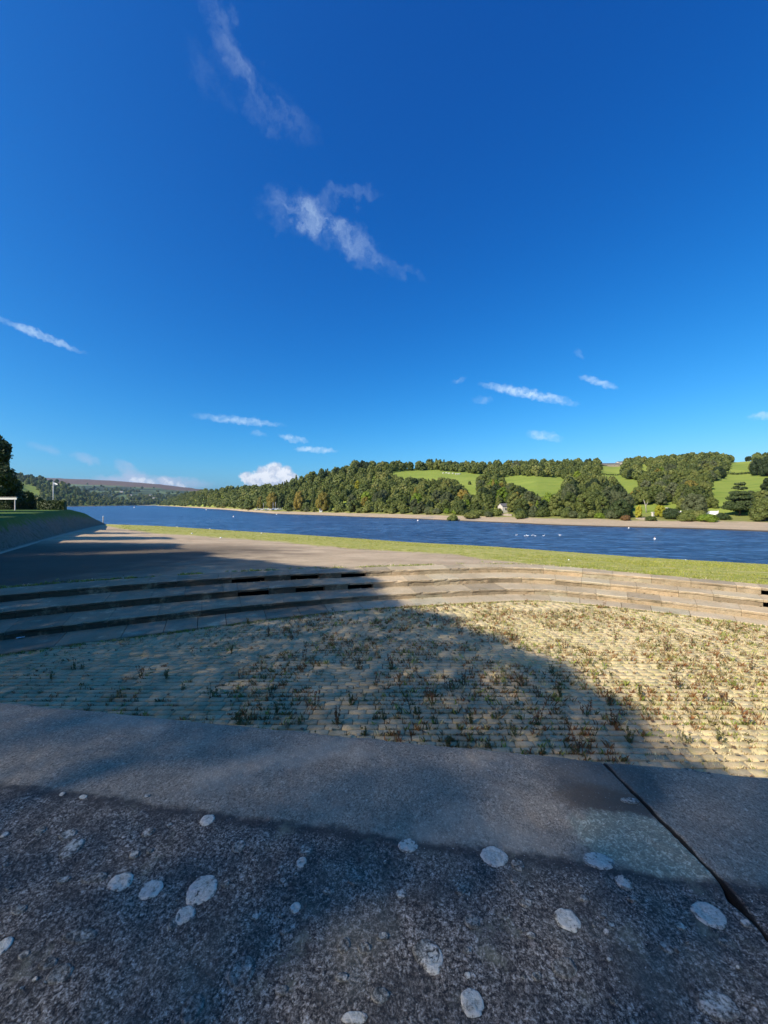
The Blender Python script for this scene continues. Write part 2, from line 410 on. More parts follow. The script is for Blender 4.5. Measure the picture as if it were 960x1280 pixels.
# ------------------------------------------------------------------ small maths
def interp(x, xs, ys): return np.interp(x, xs, ys)
def pxg(x, y, z):             # photograph pixel -> point on the level z
    D = (CZ - z) * F / (y - 630); return Vector(((x - 480) / F * D, D, z))
def inpoly(x, y, P):
    c = False; j = len(P) - 1
    for i in range(len(P)):
        if (P[i][1] > y) != (P[j][1] > y) and x < (P[j][0] - P[i][0]) * (y - P[i][1]) / (P[j][1] - P[i][1]) + P[i][0]: c = not c
        j = i
    return c
def inpoly_np(x, y, P):
    c = np.zeros(len(x), bool); j = len(P) - 1
    for i in range(len(P)):
        x1, y1 = P[i]; x2, y2 = P[j]
        if y1 != y2: c ^= ((y1 > y) != (y2 > y)) & (x < (x2 - x1) * (y - y1) / (y2 - y1) + x1)
        j = i
    return c
def fbm(x, y, z=0.0, o=4): return mn.fractal(Vector((x, y, z)), 0.6, 2.0, o)
WATER = -6.5

# ------------------------------------------------------------------ step geometry in plan
base_pts = [(-16.5, .5), (-13.2, 2.9), (-10.2, 4.95), (-6.98, 6.98), (-6.13, 7.45), (-5.23, 7.90), (-4.31, 8.33), (-3.31, 8.80), (-1.95, 9.34), (-.41, 9.82), (.84, 10.11), (2.61, 10.45),
            (3.65, 10.60), (4.35, 10.52), (5.12, 10.20), (6.2, 9.60), (7.14, 9.00), (8.2, 8.22), (10.4, 6.5), (13.5, 4.0), (17, 1.0)]
BP = np.array(base_pts)
for _ in range(2):           # light smoothing
    q = [BP[0]]
    for i in range(len(BP) - 1):
        q += [BP[i] * .78 + BP[i + 1] * .22, BP[i] * .22 + BP[i + 1] * .78]
    q.append(BP[-1]); BP = np.array(q)
SL = np.concatenate([[0], np.cumsum(np.linalg.norm(np.diff(BP, axis=0), axis=1))])
def base_at(s): return np.array([np.interp(s, SL, BP[:, 0]), np.interp(s, SL, BP[:, 1])])
def nrm_at(s):
    d = base_at(s + .35) - base_at(s - .35); d /= np.linalg.norm(d); return np.array([-d[1], d[0]])
def tf(X): return float(np.interp(X, [-7, -4, -1, 1, 4, 6.5, 9], [1.27, 1.22, 1.05, 1.0, 1.0, .84, .80]))
def stp(s, o):               # point at offset o from the foot line of the lowest step
    b = base_at(s); n_ = nrm_at(s); return b + n_ * o * tf(b[0])
S_END = SL[-1]

# ------------------------------------------------------------------ structure: broad ground and water
obj('ground', mesh('ground', [(-12000, -9000, -14), (12000, -9000, -14), (12000, 14000, -14), (-12000, 14000, -14)], [(0, 1, 2, 3)], plain('soil', (.10, .11, .05), .9)), kind='structure')

def mat_water():
    m_, n, b, o = newmat('reservoir_water')
    p = gpos(n)
    mp = n.n('ShaderNodeMapping', ins={'Vector': p, 'Rotation': (0, 0, rad(-18)), 'Scale': (.42, 1.0, 1.0)}).outputs[0]
    a = n.noise(mp, .9, 5, .62, .6).outputs['Fac']; c_ = n.noise(mp, .16, 4, .6, .3).outputs['Fac']; d_ = n.noise(mp, 3.2, 4, .6).outputs['Fac']
    h = n.m('ADD', n.m('MULTIPLY', a, .55), n.m('ADD', n.m('MULTIPLY', c_, 1.5), n.m('MULTIPLY', d_, .22)))
    gust = n.noise(n.n('ShaderNodeMapping', ins={'Vector': p, 'Scale': (.5, 1.6, 1)}).outputs[0], .03, 5, .6).outputs['Fac']
    col = n.mix(n.remap(gust, .40, .60), (.040, .105, .235), (.080, .185, .345))
    ripple = n.noise(mp, .55, 5, .72, 1.0).outputs['Fac']
    r2 = n.noise(n.n('ShaderNodeMapping', ins={'Vector': p, 'Rotation': (0, 0, rad(-10)), 'Scale': (.10, .55, 1.0)}).outputs[0], .35, 6, .75, .6).outputs['Fac']
    col = n.mix(n.remap(ripple, .40, .60), (.012, .040, .105), col)
    col = n.mix(n.remap(r2, .42, .54, .75, 0), col, (.012, .042, .110))
    r3 = n.noise(n.n('ShaderNodeMapping', ins={'Vector': p, 'Rotation': (0, 0, rad(-25)), 'Scale': (.22, .80, 1.0)}).outputs[0], .9, 5, .75, .8).outputs['Fac']
    col = n.mix(n.remap(r3, .50, .60, 0, .75), col, (.11, .26, .48))
    nm = bump(n, h, 2.2, 1.0)
    setc(n, b, col, .30, nm, .22)
    return m_
obj('water', mesh('water', [(-5000, 20, WATER), (3000, 20, WATER), (3000, 3200, WATER), (-5000, 3200, WATER)], [(0, 1, 2, 3)], mat_water()), kind='structure')

# ------------------------------------------------------------------ structure: reservoir bed between the steps and the water
sh_x = [-400, -100, 60, 130, 200, 320, 440, 500, 620, 790, 960, 1300, 2200]
sh_y = [646, 650, 652.5, 655, 657.5, 665, 672.5, 677, 683.5, 696, 705.5, 722, 760]
cols = np.concatenate([np.linspace(-900, 0, 40), np.linspace(6, 960, 200), np.linspace(970, 2400, 50)])
back = np.array([stp(s, 2.30) for s in np.linspace(.5, S_END - .5, 400)])
back_u = back[:, 0] / np.maximum(back[:, 1], .3)
oi = np.argsort(back_u)
def bedD0(u): return float(np.interp(u, back_u[oi], back[oi, 1]))
def shoreD(x): return 9.0 * F / (float(np.interp(x, sh_x, sh_y)) - 630)
def bed_z(x, D):
    u = (x - 480) / F; D0 = bedD0(u); Ds = shoreD(x)
    return .455 + (WATER - .455) * (D - D0) / (Ds - D0)
gr_x = [-400, 120, 150, 200, 240, 320, 440, 573, 600, 700, 790, 960, 2400]
gr_y = [640, 655, 661, 667.5, 670, 675.5, 686, 694, 699, 708, 718, 732, 1600]
V = []; Fc = []; at_g = []; at_s = []
T = np.concatenate([np.linspace(0, .1, 14)[:-1], np.linspace(.1, 1, 44), [1.04, 1.1, 1.3]])
for x in cols:
    u = (x - 480) / F; D0 = bedD0(u); Ds = shoreD(x)
    for t in T:
        D = D0 + (Ds - D0) * t; z = bed_z(x, D)
        nzv = fbm(u * D * .35, D * .35) * .035 * min(1, t * 8 + .1) + fbm(u * D * .06, D * .06, 3) * .10 * min(1, t * 4)
        if abs(t - 1) < .03: nzv *= .4
        z += nzv
        V.append((u * D, D, z))
        ysc = 630 + (CZ - z) / D * F
        gy = float(np.interp(x, gr_x, gr_y))
        at_g.append((gy - ysc)); at_s.append(z - WATER)
nT = len(T)
for i in range(len(cols) - 1):
    for j in range(nT - 1): Fc.append((i * nT + j, (i + 1) * nT + j, (i + 1) * nT + j + 1, i * nT + j + 1))
def mat_bed():
    m_, n, b, o = newmat('dried_reservoir_bed')
    p = gpos(n); g = attr(n, 'green'); s_ = attr(n, 'above')
    big = n.noise(p, .35, 6, .6).outputs['Fac']; fine = n.noise(p, 5, 6, .7).outputs['Fac']; grit = n.noise(p, 45, 4, .7).outputs['Fac']
    st = n.noise(n.n('ShaderNodeMapping', ins={'Vector': p, 'Rotation': (0, 0, rad(20)), 'Scale': (.3, 2.2, 1)}).outputs[0], .8, 5, .6).outputs['Fac']
    c = n.mix(n.remap(big, .3, .7), (.42, .31, .19), (.60, .455, .29))
    c = n.mix(n.remap(fine, .45, .75, 0, .55), c, (.30, .21, .12))
    c = n.mix(n.remap(st, .55, .75, 0, .55), c, (.33, .23, .145))
    c = n.mix(n.remap(grit, .55, .8, 0, .4), c, (.58, .48, .35))
    # thin weed over the joints of the pitching and beside the coping
    br = n.n('ShaderNodeTexBrick', ins={'Vector': n.n('ShaderNodeMapping', ins={'Vector': p, 'Rotation': (0, 0, rad(14))}).outputs[0], 'Scale': 1.0, 'Mortar Size': .022, 'Brick Width': 3.4, 'Row Height': 1.9, 'Mortar Smooth': .6})
    jn = n.m('MULTIPLY', br.outputs['Fac'], n.remap(n.noise(p, .7, 4).outputs['Fac'], .42, .6))
    c = n.mix(n.m('MULTIPLY', jn, .85), c, (.19, .16, .085))
    bx = n.n('ShaderNodeSeparateXYZ', ins={0: p})       # shade of the left corner behind the steps painted dark into the bed
    corner_shade = n.m('MULTIPLY', n.remap(n.m('ADD', bx.outputs[0], n.m('MULTIPLY', n.m('SUBTRACT', big, .5), 9.0)), -2.5, -10, 0, .84), n.remap(bx.outputs[1], 20, 34, 1, 0))
    c = n.mix(corner_shade, c, (.062, .050, .036))
    gn = n.m('ADD', g, n.m('MULTIPLY', n.m('SUBTRACT', n.noise(p, .5, 5, .7).outputs['Fac'], .5), 7.0))
    gm = n.remap(gn, -.6, 1.6)
    grc = n.ramp(n.noise(p, 1.6, 6, .65).outputs['Fac'], [(.3, (.19, .215, .032)), (.46, (.34, .34, .06)), (.58, (.50, .44, .14)), (.7, (.56, .46, .22))])
    grc = n.mix(n.remap(n.noise(p, 11, 4, .7).outputs['Fac'], .58, .75, 0, .5), grc, (.37, .33, .17))
    c = n.mix(gm, c, grc)
    # bleached line of stones along the water, then wet mud
    sn = n.m('ADD', s_, n.m('MULTIPLY', n.m('SUBTRACT', n.noise(p, .9, 4).outputs['Fac'], .5), .25))
    c = n.mix(n.m('MULTIPLY', n.remap(sn, .14, .30, 1, 0), .85), c, (.50, .44, .32))
    h = n.m('ADD', n.m('MULTIPLY', fine, .7), n.m('MULTIPLY', grit, .3))
    setc(n, b, c, .9, bump(n, h, .03, .8), .15); return m_
M_BED = mat_bed()
obj('reservoir_bed', mesh('reservoir_bed', V, np.array(Fc), M_BED, True, {'green': at_g, 'above': at_s}), kind='structure')

# ------------------------------------------------------------------ structure: basin floor with setts
kerb_in = [tuple(stp(s, -.66)) for s in np.linspace(.3, S_END - .3, 120)]
FLOOR_POLY = kerb_in + [(14.5, -1.6), (-15.5, 3.4)][::1]
WDIR = Vector((.9875, -.1575, 0)); WN = Vector((.1575, .9875, 0))
def wall_line(x, n_): return (n_ - .1575 * x) / .9875
pf = obj('paved_floor', mesh('paved_floor', [(-20, -6, -.022), (20, -6, -.022), (20, 13, -.022), (-20, 13, -.022)], [(0, 1, 2, 3)],
         plain('joint_soil', (.055, .045, .026), .95, .1, .4, 9)), kind='structure')
def sett_mesh(name, L, Wd, seed):
    r = random.Random(seed); ch_ = .007; V = []
    for (hx, hy, z) in ((L / 2, Wd / 2, -.04), (L / 2, Wd / 2, -ch_), (L / 2 - ch_, Wd / 2 - ch_ * .9, 0)):
        for sx_, sy_ in ((-1, -1), (1, -1), (1, 1), (-1, 1)):
            V.append((sx_ * hx + r.uniform(-.003, .003), sy_ * hy + r.uniform(-.002, .002), z + (r.uniform(-.003, .003) if z > -.03 else 0)))
    Fq = []
    for a in (0, 4):
        for k in range(4): Fq.append((a + k, a + (k + 1) % 4, a + 4 + (k + 1) % 4, a + 4 + k))
    Fq.append((8, 9, 10, 11)); return np.array(V), np.array(Fq)
proto_s = [sett_mesh('sett', .205 * k, .084, i) for i, k in enumerate((1, .94, 1.05, .9, 1.0, .82))]
PITCH = .104
KPn = np.array(kerb_in)
def floor_ok(x, y, m_=.03):
    if not inpoly(x, y, FLOOR_POLY): return False
    return np.min(np.hypot(KPn[:, 0] - x, KPn[:, 1] - y)) > m_ + .02
setts = []
row = 0; y = 1.5
while y < 10.6:
    x = -9.5 + (row % 2) * .12 + random.uniform(-.03, .03)
    while x < 11.5:
        k = random.choices(range(6), (4, 3, 2, 2, 4, 1))[0]; L = (.205, .193, .215, .185, .205, .168)[k]
        cx = x + L / 2
        vis = abs(cx) < y * 1.35 + 3.0 and y > wall_line(cx, 1.0) + .3
        yy = y + .012 * math.sin(cx * .5 + 1) + .004 * fbm(cx * .8, y * .8)
        if vis and floor_ok(cx, yy, .05):
            setts.append((cx, yy, .007 * fbm(cx * .6, yy * .6, 5) + random.uniform(-.0025, .0025), random.gauss(0, .006), random.gauss(0, .006), random.gauss(0, .006), k, random.random() < .5))
        x += L + random.uniform(.003, .008)
    y += PITCH; row += 1
setts.sort(key=lambda q: math.hypot(q[0], q[1]) + (3 if abs(q[0]) > q[1] else 0))
pm = [mesh('sett', *proto_s[i], M_SETT) for i in range(6)]
for q in setts[:290]:
    obj('sett', pm[q[6]], pf, (q[0], q[1], q[2]), (q[4], q[5], q[3] + (math.pi if q[7] else 0)))
VV = []; FF = []; off = 0; tn = []
for q in setts[290:]:
    Vp, Fp = proto_s[q[6]]; c_, s_ = math.cos(q[3]), math.sin(q[3])
    P = Vp.copy(); P[:, 2] += P[:, 1] * q[4] - P[:, 0] * q[5] + q[2]
    X = P[:, 0] * c_ - P[:, 1] * s_ + q[0]; Y = P[:, 0] * s_ + P[:, 1] * c_ + q[1]
    VV.append(np.stack([X, Y, P[:, 2]], 1)); FF.append(Fp + off); off += len(Vp); tn.append(np.full(len(Vp), random.random()))
def mat_sett_field():
    m_ = M_SETT.copy(); m_.name = 'worn_sett_field'
    for nd in list(m_.node_tree.nodes):
        if nd.type == 'OBJECT_INFO':
            a = m_.node_tree.nodes.new('ShaderNodeAttribute'); a.attribute_name = 'tone'
            for l in list(m_.node_tree.links):
                if l.from_node == nd: m_.node_tree.links.new(a.outputs['Fac'], l.to_socket)
    return m_
o = obj('sett', mesh('sett_field', np.concatenate(VV), np.concatenate(FF), mat_sett_field(), False, {'tone': np.concatenate(tn)}), pf); o['kind'] = 'stuff'

# ------------------------------------------------------------------ terraced steps: kerb, risers and tread slabs, stone by stone
steps = obj('terraced_steps', mesh('step_core', [(0, 0, -.9), (.1, 0, -.9), (.1, .1, -.9)], [(0, 1, 2)], M_VOID), kind='structure')
def ring_strip(name, o0, z0, o1, z1, mat, n_=160):
    V = []; 
    for s in np.linspace(.3, S_END - .3, n_):
        a = stp(s, o0); b_ = stp(s, o1); V += [(a[0], a[1], z0), (b_[0], b_[1], z1)]
    return V, [(2 * i, 2 * i + 2, 2 * i + 3, 2 * i + 1) for i in range(n_ - 1)]
Vs = []; Fs = []
for (o0, z0, o1, z1) in ((.0, -.02, .34, -.02), (.34, -.02, .34, .10), (.34, .10, 1.12, .10), (1.12, .10, 1.12, .255), (1.12, .255, 1.98, .255), (1.98, .255, 1.98, .41), (1.98, .41, 2.7, .41)):
    v, f = ring_strip('c', o0, z0, o1, z1, None); f = [tuple(i + len(Vs) for i in q) for q in f]; Vs += v; Fs += f
steps.data = mesh('step_core', Vs, Fs, M_VOID)
def block(s0, s1, prof, seed, rough=.006, n_=6, chip=None):
    """a stone following the line of the step; prof = closed section of (offset, height)"""
    r = random.Random(seed); V = []; Fq = []; m_ = len(prof)
    for i in range(n_ + 1):
        s = s0 + (s1 - s0) * i / n_
        inset = 0
        for k, (o_, z_) in enumerate(prof):
            p = stp(s, 0); nn = nrm_at(s); t_ = tf(p[0])
            ww = rough * (mn.noise(Vector((s * 3.1, k * 7.7 + seed * .37, 1))) + .6 * mn.noise(Vector((s * 11, k * 3.1 + seed, 4))))
            oo = o_ * (t_ if abs(o_) > .3 else 1)
            if chip and k in (1, 2, 3): 
                e = mn.noise(Vector((s * 5, seed * 1.7, 9)))
                if e > .15: oo += (e - .15) * chip
            q = p + nn * (oo + ww)
            V.append((q[0], q[1], z_ + (ww * .6 if z_ > .02 or True else 0)))
    for i in range(n_):
        for k in range(m_):
            a = i * m_ + k; b_ = i * m_ + (k + 1) % m_
            Fq.append((a, b_, b_ + m_, a + m_))
    Fq.append(tuple(range(m_ - 1, -1, -1))); Fq.append(tuple(range(n_ * m_, n_ * m_ + m_)))
    return V, Fq
def sec(of, ob, zb, zt, ch_=.012):
    return [(of, zb), (of, zt - ch_), (of + ch_ * .5, zt - ch_ * .4), (of + ch_ * 1.3, zt), (ob, zt - .004), (ob, zb)]
def s_of_px(x, y, z):
    p = pxg(x, y, z); best = min(np.linspace(0, S_END, 900), key=lambda s: abs(math.atan2(*(stp(s, 1.7)[::1])) - math.atan2(p[0], p[1])))
    return best
SS = np.linspace(.3, S_END - .3, 1500)
def s_at_x(xpx, off_):
    u = (xpx - 480) / F; best = None; bd = 1e9
    for s in SS:
        q = stp(s, off_)
        if q[1] > .5:
            d = abs(q[0] / q[1] - u)
            if d < bd: bd = d; best = s
    return best
holes3 = [(s_at_x(a, 1.7), s_at_x(b, 1.7)) for a, b in ((290, 331), (364, 399), (427, 457), (951, 984), (1010, 1040))]
holes2 = [(s_at_x(a, .85), s_at_x(b, .85)) for a, b in ((297, 336), (370, 406), (435, 466), (954, 985), (1015, 1050))]
seed = 0
COURSES = [  # nose offset, back offset, z foot, z nose, openings
 (0.0, .84, .0, .165, []), (.85, 1.69, .165, .322, holes2), (1.70, 2.42, .322, .478, holes3)]
for ci, (of, ob, zf, zt, holes) in enumerate(COURSES):
    s = .5 + ci * .23
    cuts = sorted([h for hh in holes for h in hh])
    while s < S_END - 1.2:
        L = random.choice((.62, .74, .8, .88, 1.02, .7)) * random.uniform(.93, 1.07)
        e = s + L
        for c_ in cuts:
            if s + .18 < c_ < e + .25: e = c_; break
        hole = any(a - .02 <= (s + e) / 2 <= b_ + .02 for a, b_ in holes)
        seed += 1; g = .003
        th = .055
        v, f = block(s + g, e - g, sec(of - .010, ob, zt - th, zt, .014), seed, .015, 7, .16)
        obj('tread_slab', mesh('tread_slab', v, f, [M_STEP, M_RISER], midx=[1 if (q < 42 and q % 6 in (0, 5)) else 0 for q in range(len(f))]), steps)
        if not hole:
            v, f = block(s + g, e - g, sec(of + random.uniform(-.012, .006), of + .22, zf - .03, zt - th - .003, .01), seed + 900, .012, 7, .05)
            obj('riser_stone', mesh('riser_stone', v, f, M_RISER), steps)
        s = e
s = .4
while s < S_END - 1.2:
    L = random.uniform(.55, 1.0); seed += 1
    v, f = block(s + .006, s + L - .006, [(-.67, -.05), (-.67, .012), (-.655, .022), (-.64, .025), (.03, .022), (.03, -.05)], seed, .010, 5)
    obj('kerb_stone', mesh('kerb_stone', v, f, M_STEP), steps); s += L

# ------------------------------------------------------------------ parapet wall with its coping stones and lichens
def cope_z(x, n_):
    prof = float(np.interp(n_, [.05, .12, .30, .60, .63, .66, .915, .93, .935], [1.90, 1.925, 1.937, 1.950, 1.9515, 1.949, 1.927, 1.921, 1.905]))
    return prof
def cope_disp(x, y):
    return .0022 * fbm(x * 9, y * 9, 1, 5) + .0016 * mn.noise(Vector((x * 60, y * 60, 2))) + .0010 * mn.noise(Vector((x * 150, y * 150, 5)))
wall = thing('parapet_wall', 'dark lichen-spotted stone parapet wall running across in front of the viewer', 'wall', (0, 0, 0))
def cope_stone(x0, x1, dx, skew=0.0):
    xs = [x0, x0 + .001, x0 + .003, x0 + .006] + list(np.arange(x0 + .012, x1 - .010, dx)) + [x1 - .006, x1 - .003, x1 - .001, x1]
    ns = [.05, .08, .12, .2] + list(np.arange(.26, .912, min(dx, .009))) + [.918, .926, .931, .935]
    V = []; R = []; J = []
    for i, x in enumerate(xs):
        e = min(x - x0, x1 - x); drop = .004 * max(0, 1 - e / .004) ** 2
        for n_ in ns:
            wob = (.0035 * mn.noise(Vector((n_ * 22, x0 * 3, 1))) + .0020 * mn.noise(Vector((n_ * 80, x0 * 3, 1)))) * max(0, 1 - e / .02)
            if x > (x0 + x1) / 2: chipx = -.010 * max(0, 1 - abs(n_ - .60) / .022) * max(0, 1 - e / .02)
            else: chipx = 0
            yy = wall_line(x, n_); xx = x + wob + chipx
            z = cope_z(x, n_) + (cope_disp(xx, yy) if .1 < n_ < .93 else 0) - drop
            J.append(max(0.0, 1 - e / .003)); V.append((xx, yy, z)); R.append(float(np.interp(n_, [.55, .70], [0, 1])))
    a = len(ns); Fq = [((i) * a + j, (i + 1) * a + j, (i + 1) * a + j + 1, i * a + j + 1) for i in range(len(xs) - 1) for j in range(a - 1)]
    # side, end and underside faces
    def low(i, j): return V[i * a + j]
    o_ = len(V)
    rim = [(i, 0) for i in range(len(xs))] + [(len(xs) - 1, j) for j in range(1, a)] + [(i, a - 1) for i in range(len(xs) - 2, -1, -1)] + [(0, j) for j in range(a - 2, 0, -1)]
    for (i, j) in rim: v = V[i * a + j]; V.append((v[0], v[1], 1.79)); R.append(0); J.append(1.0)
    for k in range(len(rim)):
        i, j = rim[k]; i2, j2 = rim[(k + 1) % len(rim)]
        Fq.append((i * a + j, o_ + k, o_ + (k + 1) % len(rim), i2 * a + j2))
    return mesh('coping_stone', V, np.array(Fq), M_COPE, True, {'ridge': R, 'joint': J})
JX = .488
st_left = obj('coping_stone', cope_stone(-1.95, JX - .001, .0085), wall)
st_right = obj('coping_stone', cope_stone(JX + .0030, 2.2, .010), wall)
for a, b_ in ((-4.2, -1.957), (-6.5, -4.207), (2.207, 4.4), (4.407, 6.6)): obj('coping_stone', cope_stone(a, b_, .05), wall)
mb = MB()
V8 = [(x, wall_line(x, n_), z) for z in (-.4, 1.788) for (x, n_) in ((-6.5, .20), (6.6, .20), (6.6, .82), (-6.5, .82))]
mb.add(V8, [(0, 3, 2, 1), (4, 5, 6, 7), (0, 1, 5, 4), (1, 2, 6, 5), (2, 3, 7, 6), (3, 0, 4, 7)])
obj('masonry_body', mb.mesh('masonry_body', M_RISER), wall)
# dark packing low in the joint
LICH = [(259, 1025, 18, 14, 1), (151, 1103, 29, 25, 1), (189, 1112, 29, 26, .92), (253, 1112, 37, 39, .95), (231, 1144, 25, 25, .85), (89, 1061, 27, 24, .45), (85, 1043, 20, 13, .42),
 (185, 1040, 14, 12, .35), (377, 1078, 14, 12, .75), (382, 1062, 17, 17, .22), (369, 1135, 14, 12, 1), (510, 1056, 25, 18, .75), (618, 1071, 33, 25, 1), (502, 1117, 13, 13, .5),
 (709, 1149, 31, 31, .9), (540, 1197, 27, 41, .95), (590, 1253, 29, 39, .9), (748, 1075, 39, 23, .85), (779, 1103, 19, 19, .55), (886, 1143, 38, 35, .9), (897, 1257, 50, 42, .45),
 (302, 1215, 33, 44, .16), (590, 1151, 20, 22, .18), (4, 1183, 18, 24, .9), (443, 1273, 34, 16, .85), (104, 996, 10, 5, .9), (78, 993, 7, 4, .8), (183, 995, 9, 5, .6),
 (430, 1183, 15, 20, .12), (218, 1152, 12, 22, .25), (245, 1117, 10, 14, .3), (168, 1069, 12, 9, .3), (118, 1098, 34, 14, .12), (647, 1082, 16, 16, .15), (24, 1138, 18, 12, .18), (533, 1190, 34, 38, .2),
 (60, 1205, 22, 16, .15), (75, 1218, 30, 26, .14), (100, 1170, 40, 20, .12), (705, 1210, 30, 26, .12), (240, 1262, 26, 40, .1), (475, 1245, 24, 22, .10), (905, 1178, 12, 12, .2), (868, 962, 18, 6, .35), (787, 1001, 22, 9, .3)]
rl_ = random.Random(12)
for _ in range(90):
    x_, y_ = rl_.uniform(0, 960), rl_.uniform(1010, 1278); d_ = rl_.choice((4, 5, 6, 8, 11, 15))
    if y_ < 990 + (x_ / 960) * 130 or any(math.hypot(x_ - q[0], y_ - q[1]) < (q[2] + d_) * .6 for q in LICH): continue
    LICH.append((x_, y_, d_ * 1.1, d_ * rl_.uniform(.7, 1.2), rl_.choice((.1, .15, .2, .3, .45, .7)) if d_ < 9 else rl_.choice((.20, .28, .36))))
def cpt(x, y):
    D = .555 * F / (y - 630)
    for _ in range(4):
        X = (x - 480) / F * D; n_ = X * .1575 + D * .9875
        D = (CZ - cope_z(X, n_)) * F / (y - 630)
    return (x - 480) / F * D, D
for i, (x, y, w_, h_, k) in enumerate(LICH):
    cx, cy = cpt(x, y); xr, _ = cpt(x + w_ / 2, y); _, yu = cpt(x, y - h_ / 2); _, yd = cpt(x, y + h_ / 2)
    rx = xr - cx; ry = abs(yu - yd) / 2; V = []; A = []; P_ = []; cxs = (cx, cy)
    rings = (0, .35, .7, .9, 1.0); n_ = 44; V.append(None)
    for q in rings[1:]:
        for t in range(n_):
            a = 2 * math.pi * t / n_
            j = 1 + .13 * mn.noise(Vector((math.cos(a) * .9, math.sin(a) * .9, i * 3.3))) + .07 * mn.noise(Vector((math.cos(a) * 2.6, math.sin(a) * 2.6, i * 5.1))) + .05 * mn.noise(Vector((math.cos(a) * 7, math.sin(a) * 7, i * 2.1)))
            X = cx + rx * q * j * math.cos(a); Y = cy + ry * q * j * math.sin(a)
            nn = X * .1575 + Y * .9875
            z = cope_z(X, nn) + cope_disp(X, Y) + (.0016 if q < 1 else -.0004)
            V.append((X, Y, z)); A.append(q)
    V[0] = (cx, cy, cope_z(cx, cx * .1575 + cy * .9875) + cope_disp(cx, cy) + .0016); A = [0] + A
    Fq = [(0, 1 + t, 1 + (t + 1) % n_) for t in range(n_)]
    for rr in range(3):
        for t in range(n_): Fq.append((1 + rr * n_ + t, 1 + (rr + 1) * n_ + t, 1 + (rr + 1) * n_ + (t + 1) % n_, 1 + rr * n_ + (t + 1) % n_))
    obj('lichen_patch', mesh('lichen_patch', V, Fq, M_LICHEN, True, {'rim': A, 'pale': [k] * len(V)}), st_left if cx < JX else st_right)

# ------------------------------------------------------------------ ground behind the wall and under the trees that shade the basin
M_GRASS = plain('mown_grass', (.055, .095, .022), .9, .1, .35, 1.2)
obj('lawn', mesh('lawn', [(-260, -160, .93), (260, -160, .93), (260, wall_line(260, .2) * 0 - 8, .93), (6.6, wall_line(6.6, .3), .93), (-6.5, wall_line(-6.5, .3), .93), (-14, 3.2, .93), (-17, 9, .93), (-17, 12, .93), (-260, 12, .93)], [tuple(range(9))], M_GRASS), kind='structure')

# ------------------------------------------------------------------ left bank: stone pitching and grass
foot_px = [(-300, 740), (-120, 716), (0, 692), (40, 680), (80, 668.5), (110, 660.5), (128, 656.2), (133, 655.6)]
foot = []
for x, y in foot_px:
    lo, hi = bedD0((x - 480) / F), shoreD(x) * 1.0
    for _ in range(40):
        m_ = (lo + hi) / 2; ysc = 630 + (CZ - bed_z(x, m_)) / m_ * F
        if ysc > y: lo = m_
        else: hi = m_
    D = (lo + hi) / 2; foot.append(((x - 480) / F * D, D, bed_z(x, D) - .03))
crest = [(-13.6, 5.6, 1.5)] + [None] * 7
crest[1] = (-16.8, 11.5, 1.6)
for i, (x, y, z) in enumerate([(-2, 650, 1.6), (34, 643, 1.6), (64, 639.2, 1.6), (88, 637, 1.55), (106, 641.6, None), (118, 648.5, None)]):
    if z is None: D = (100, 132)[i - 4]; z = CZ - (y - 630) / F * D
    else: D = (CZ - z) * F / (y - 630)
    crest[i + 2] = ((x - 480) / F * D, D, z)
foot = np.array(foot); crest = np.array(crest)
tt = np.linspace(0, 7, 140)
V = []; A = []; G = []
rows = [(-.04, 0), (0, 0), (.04, .04), (.2, .2), (.4, .42), (.6, .62), (.8, .82), (1, 1)]
for t in tt:
    f_ = np.array([np.interp(t, range(8), foot[:, k]) for k in range(3)]); c_ = np.array([np.interp(t, range(8), crest[:, k]) for k in range(3)])
    d = (f_ - c_)[:2]; d = d / (np.linalg.norm(d) + 1e-6)
    line = []
    line.append((f_[0] + d[0] * .7, f_[1] + d[1] * .7, f_[2] - .25, 0.0)); line.append((f_[0] + d[0] * .5, f_[1] + d[1] * .5, f_[2] + .07, 0.02)); 
    for q in (.0, .12, .3, .5, .7, .88, 1.0):
        p = f_ * (1 - q) + c_ * q; p = p.copy(); p[2] += .05 * fbm(p[0] * .3, p[1] * .3, q) * (q > 0) + .12 * math.sin(q * math.pi) * .5
        line.append((p[0], p[1], p[2] + (.07 if q == 0 else 0), .05 + q))
    L = 60 if t < 5 else 40
    for q, dz in ((3, .02), (12, .05), (40, -.3), (120, -2.0)):
        dd = np.array((-.95, .30)) if t < 5 else np.array((-.75, .66))
        wgt = min(1, t / 5)
        line.append((c_[0] + dd[0] * q, c_[1] + dd[1] * q * wgt, c_[2] + dz * (1 if t < 5 else 2.2) , 1.2 + q))
    for v in line: V.append(v[:3]); G.append(v[3])
a = 13; Fc = [(i * a + j, (i + 1) * a + j, (i + 1) * a + j + 1, i * a + j + 1) for i in range(len(tt) - 1) for j in range(a - 1)]
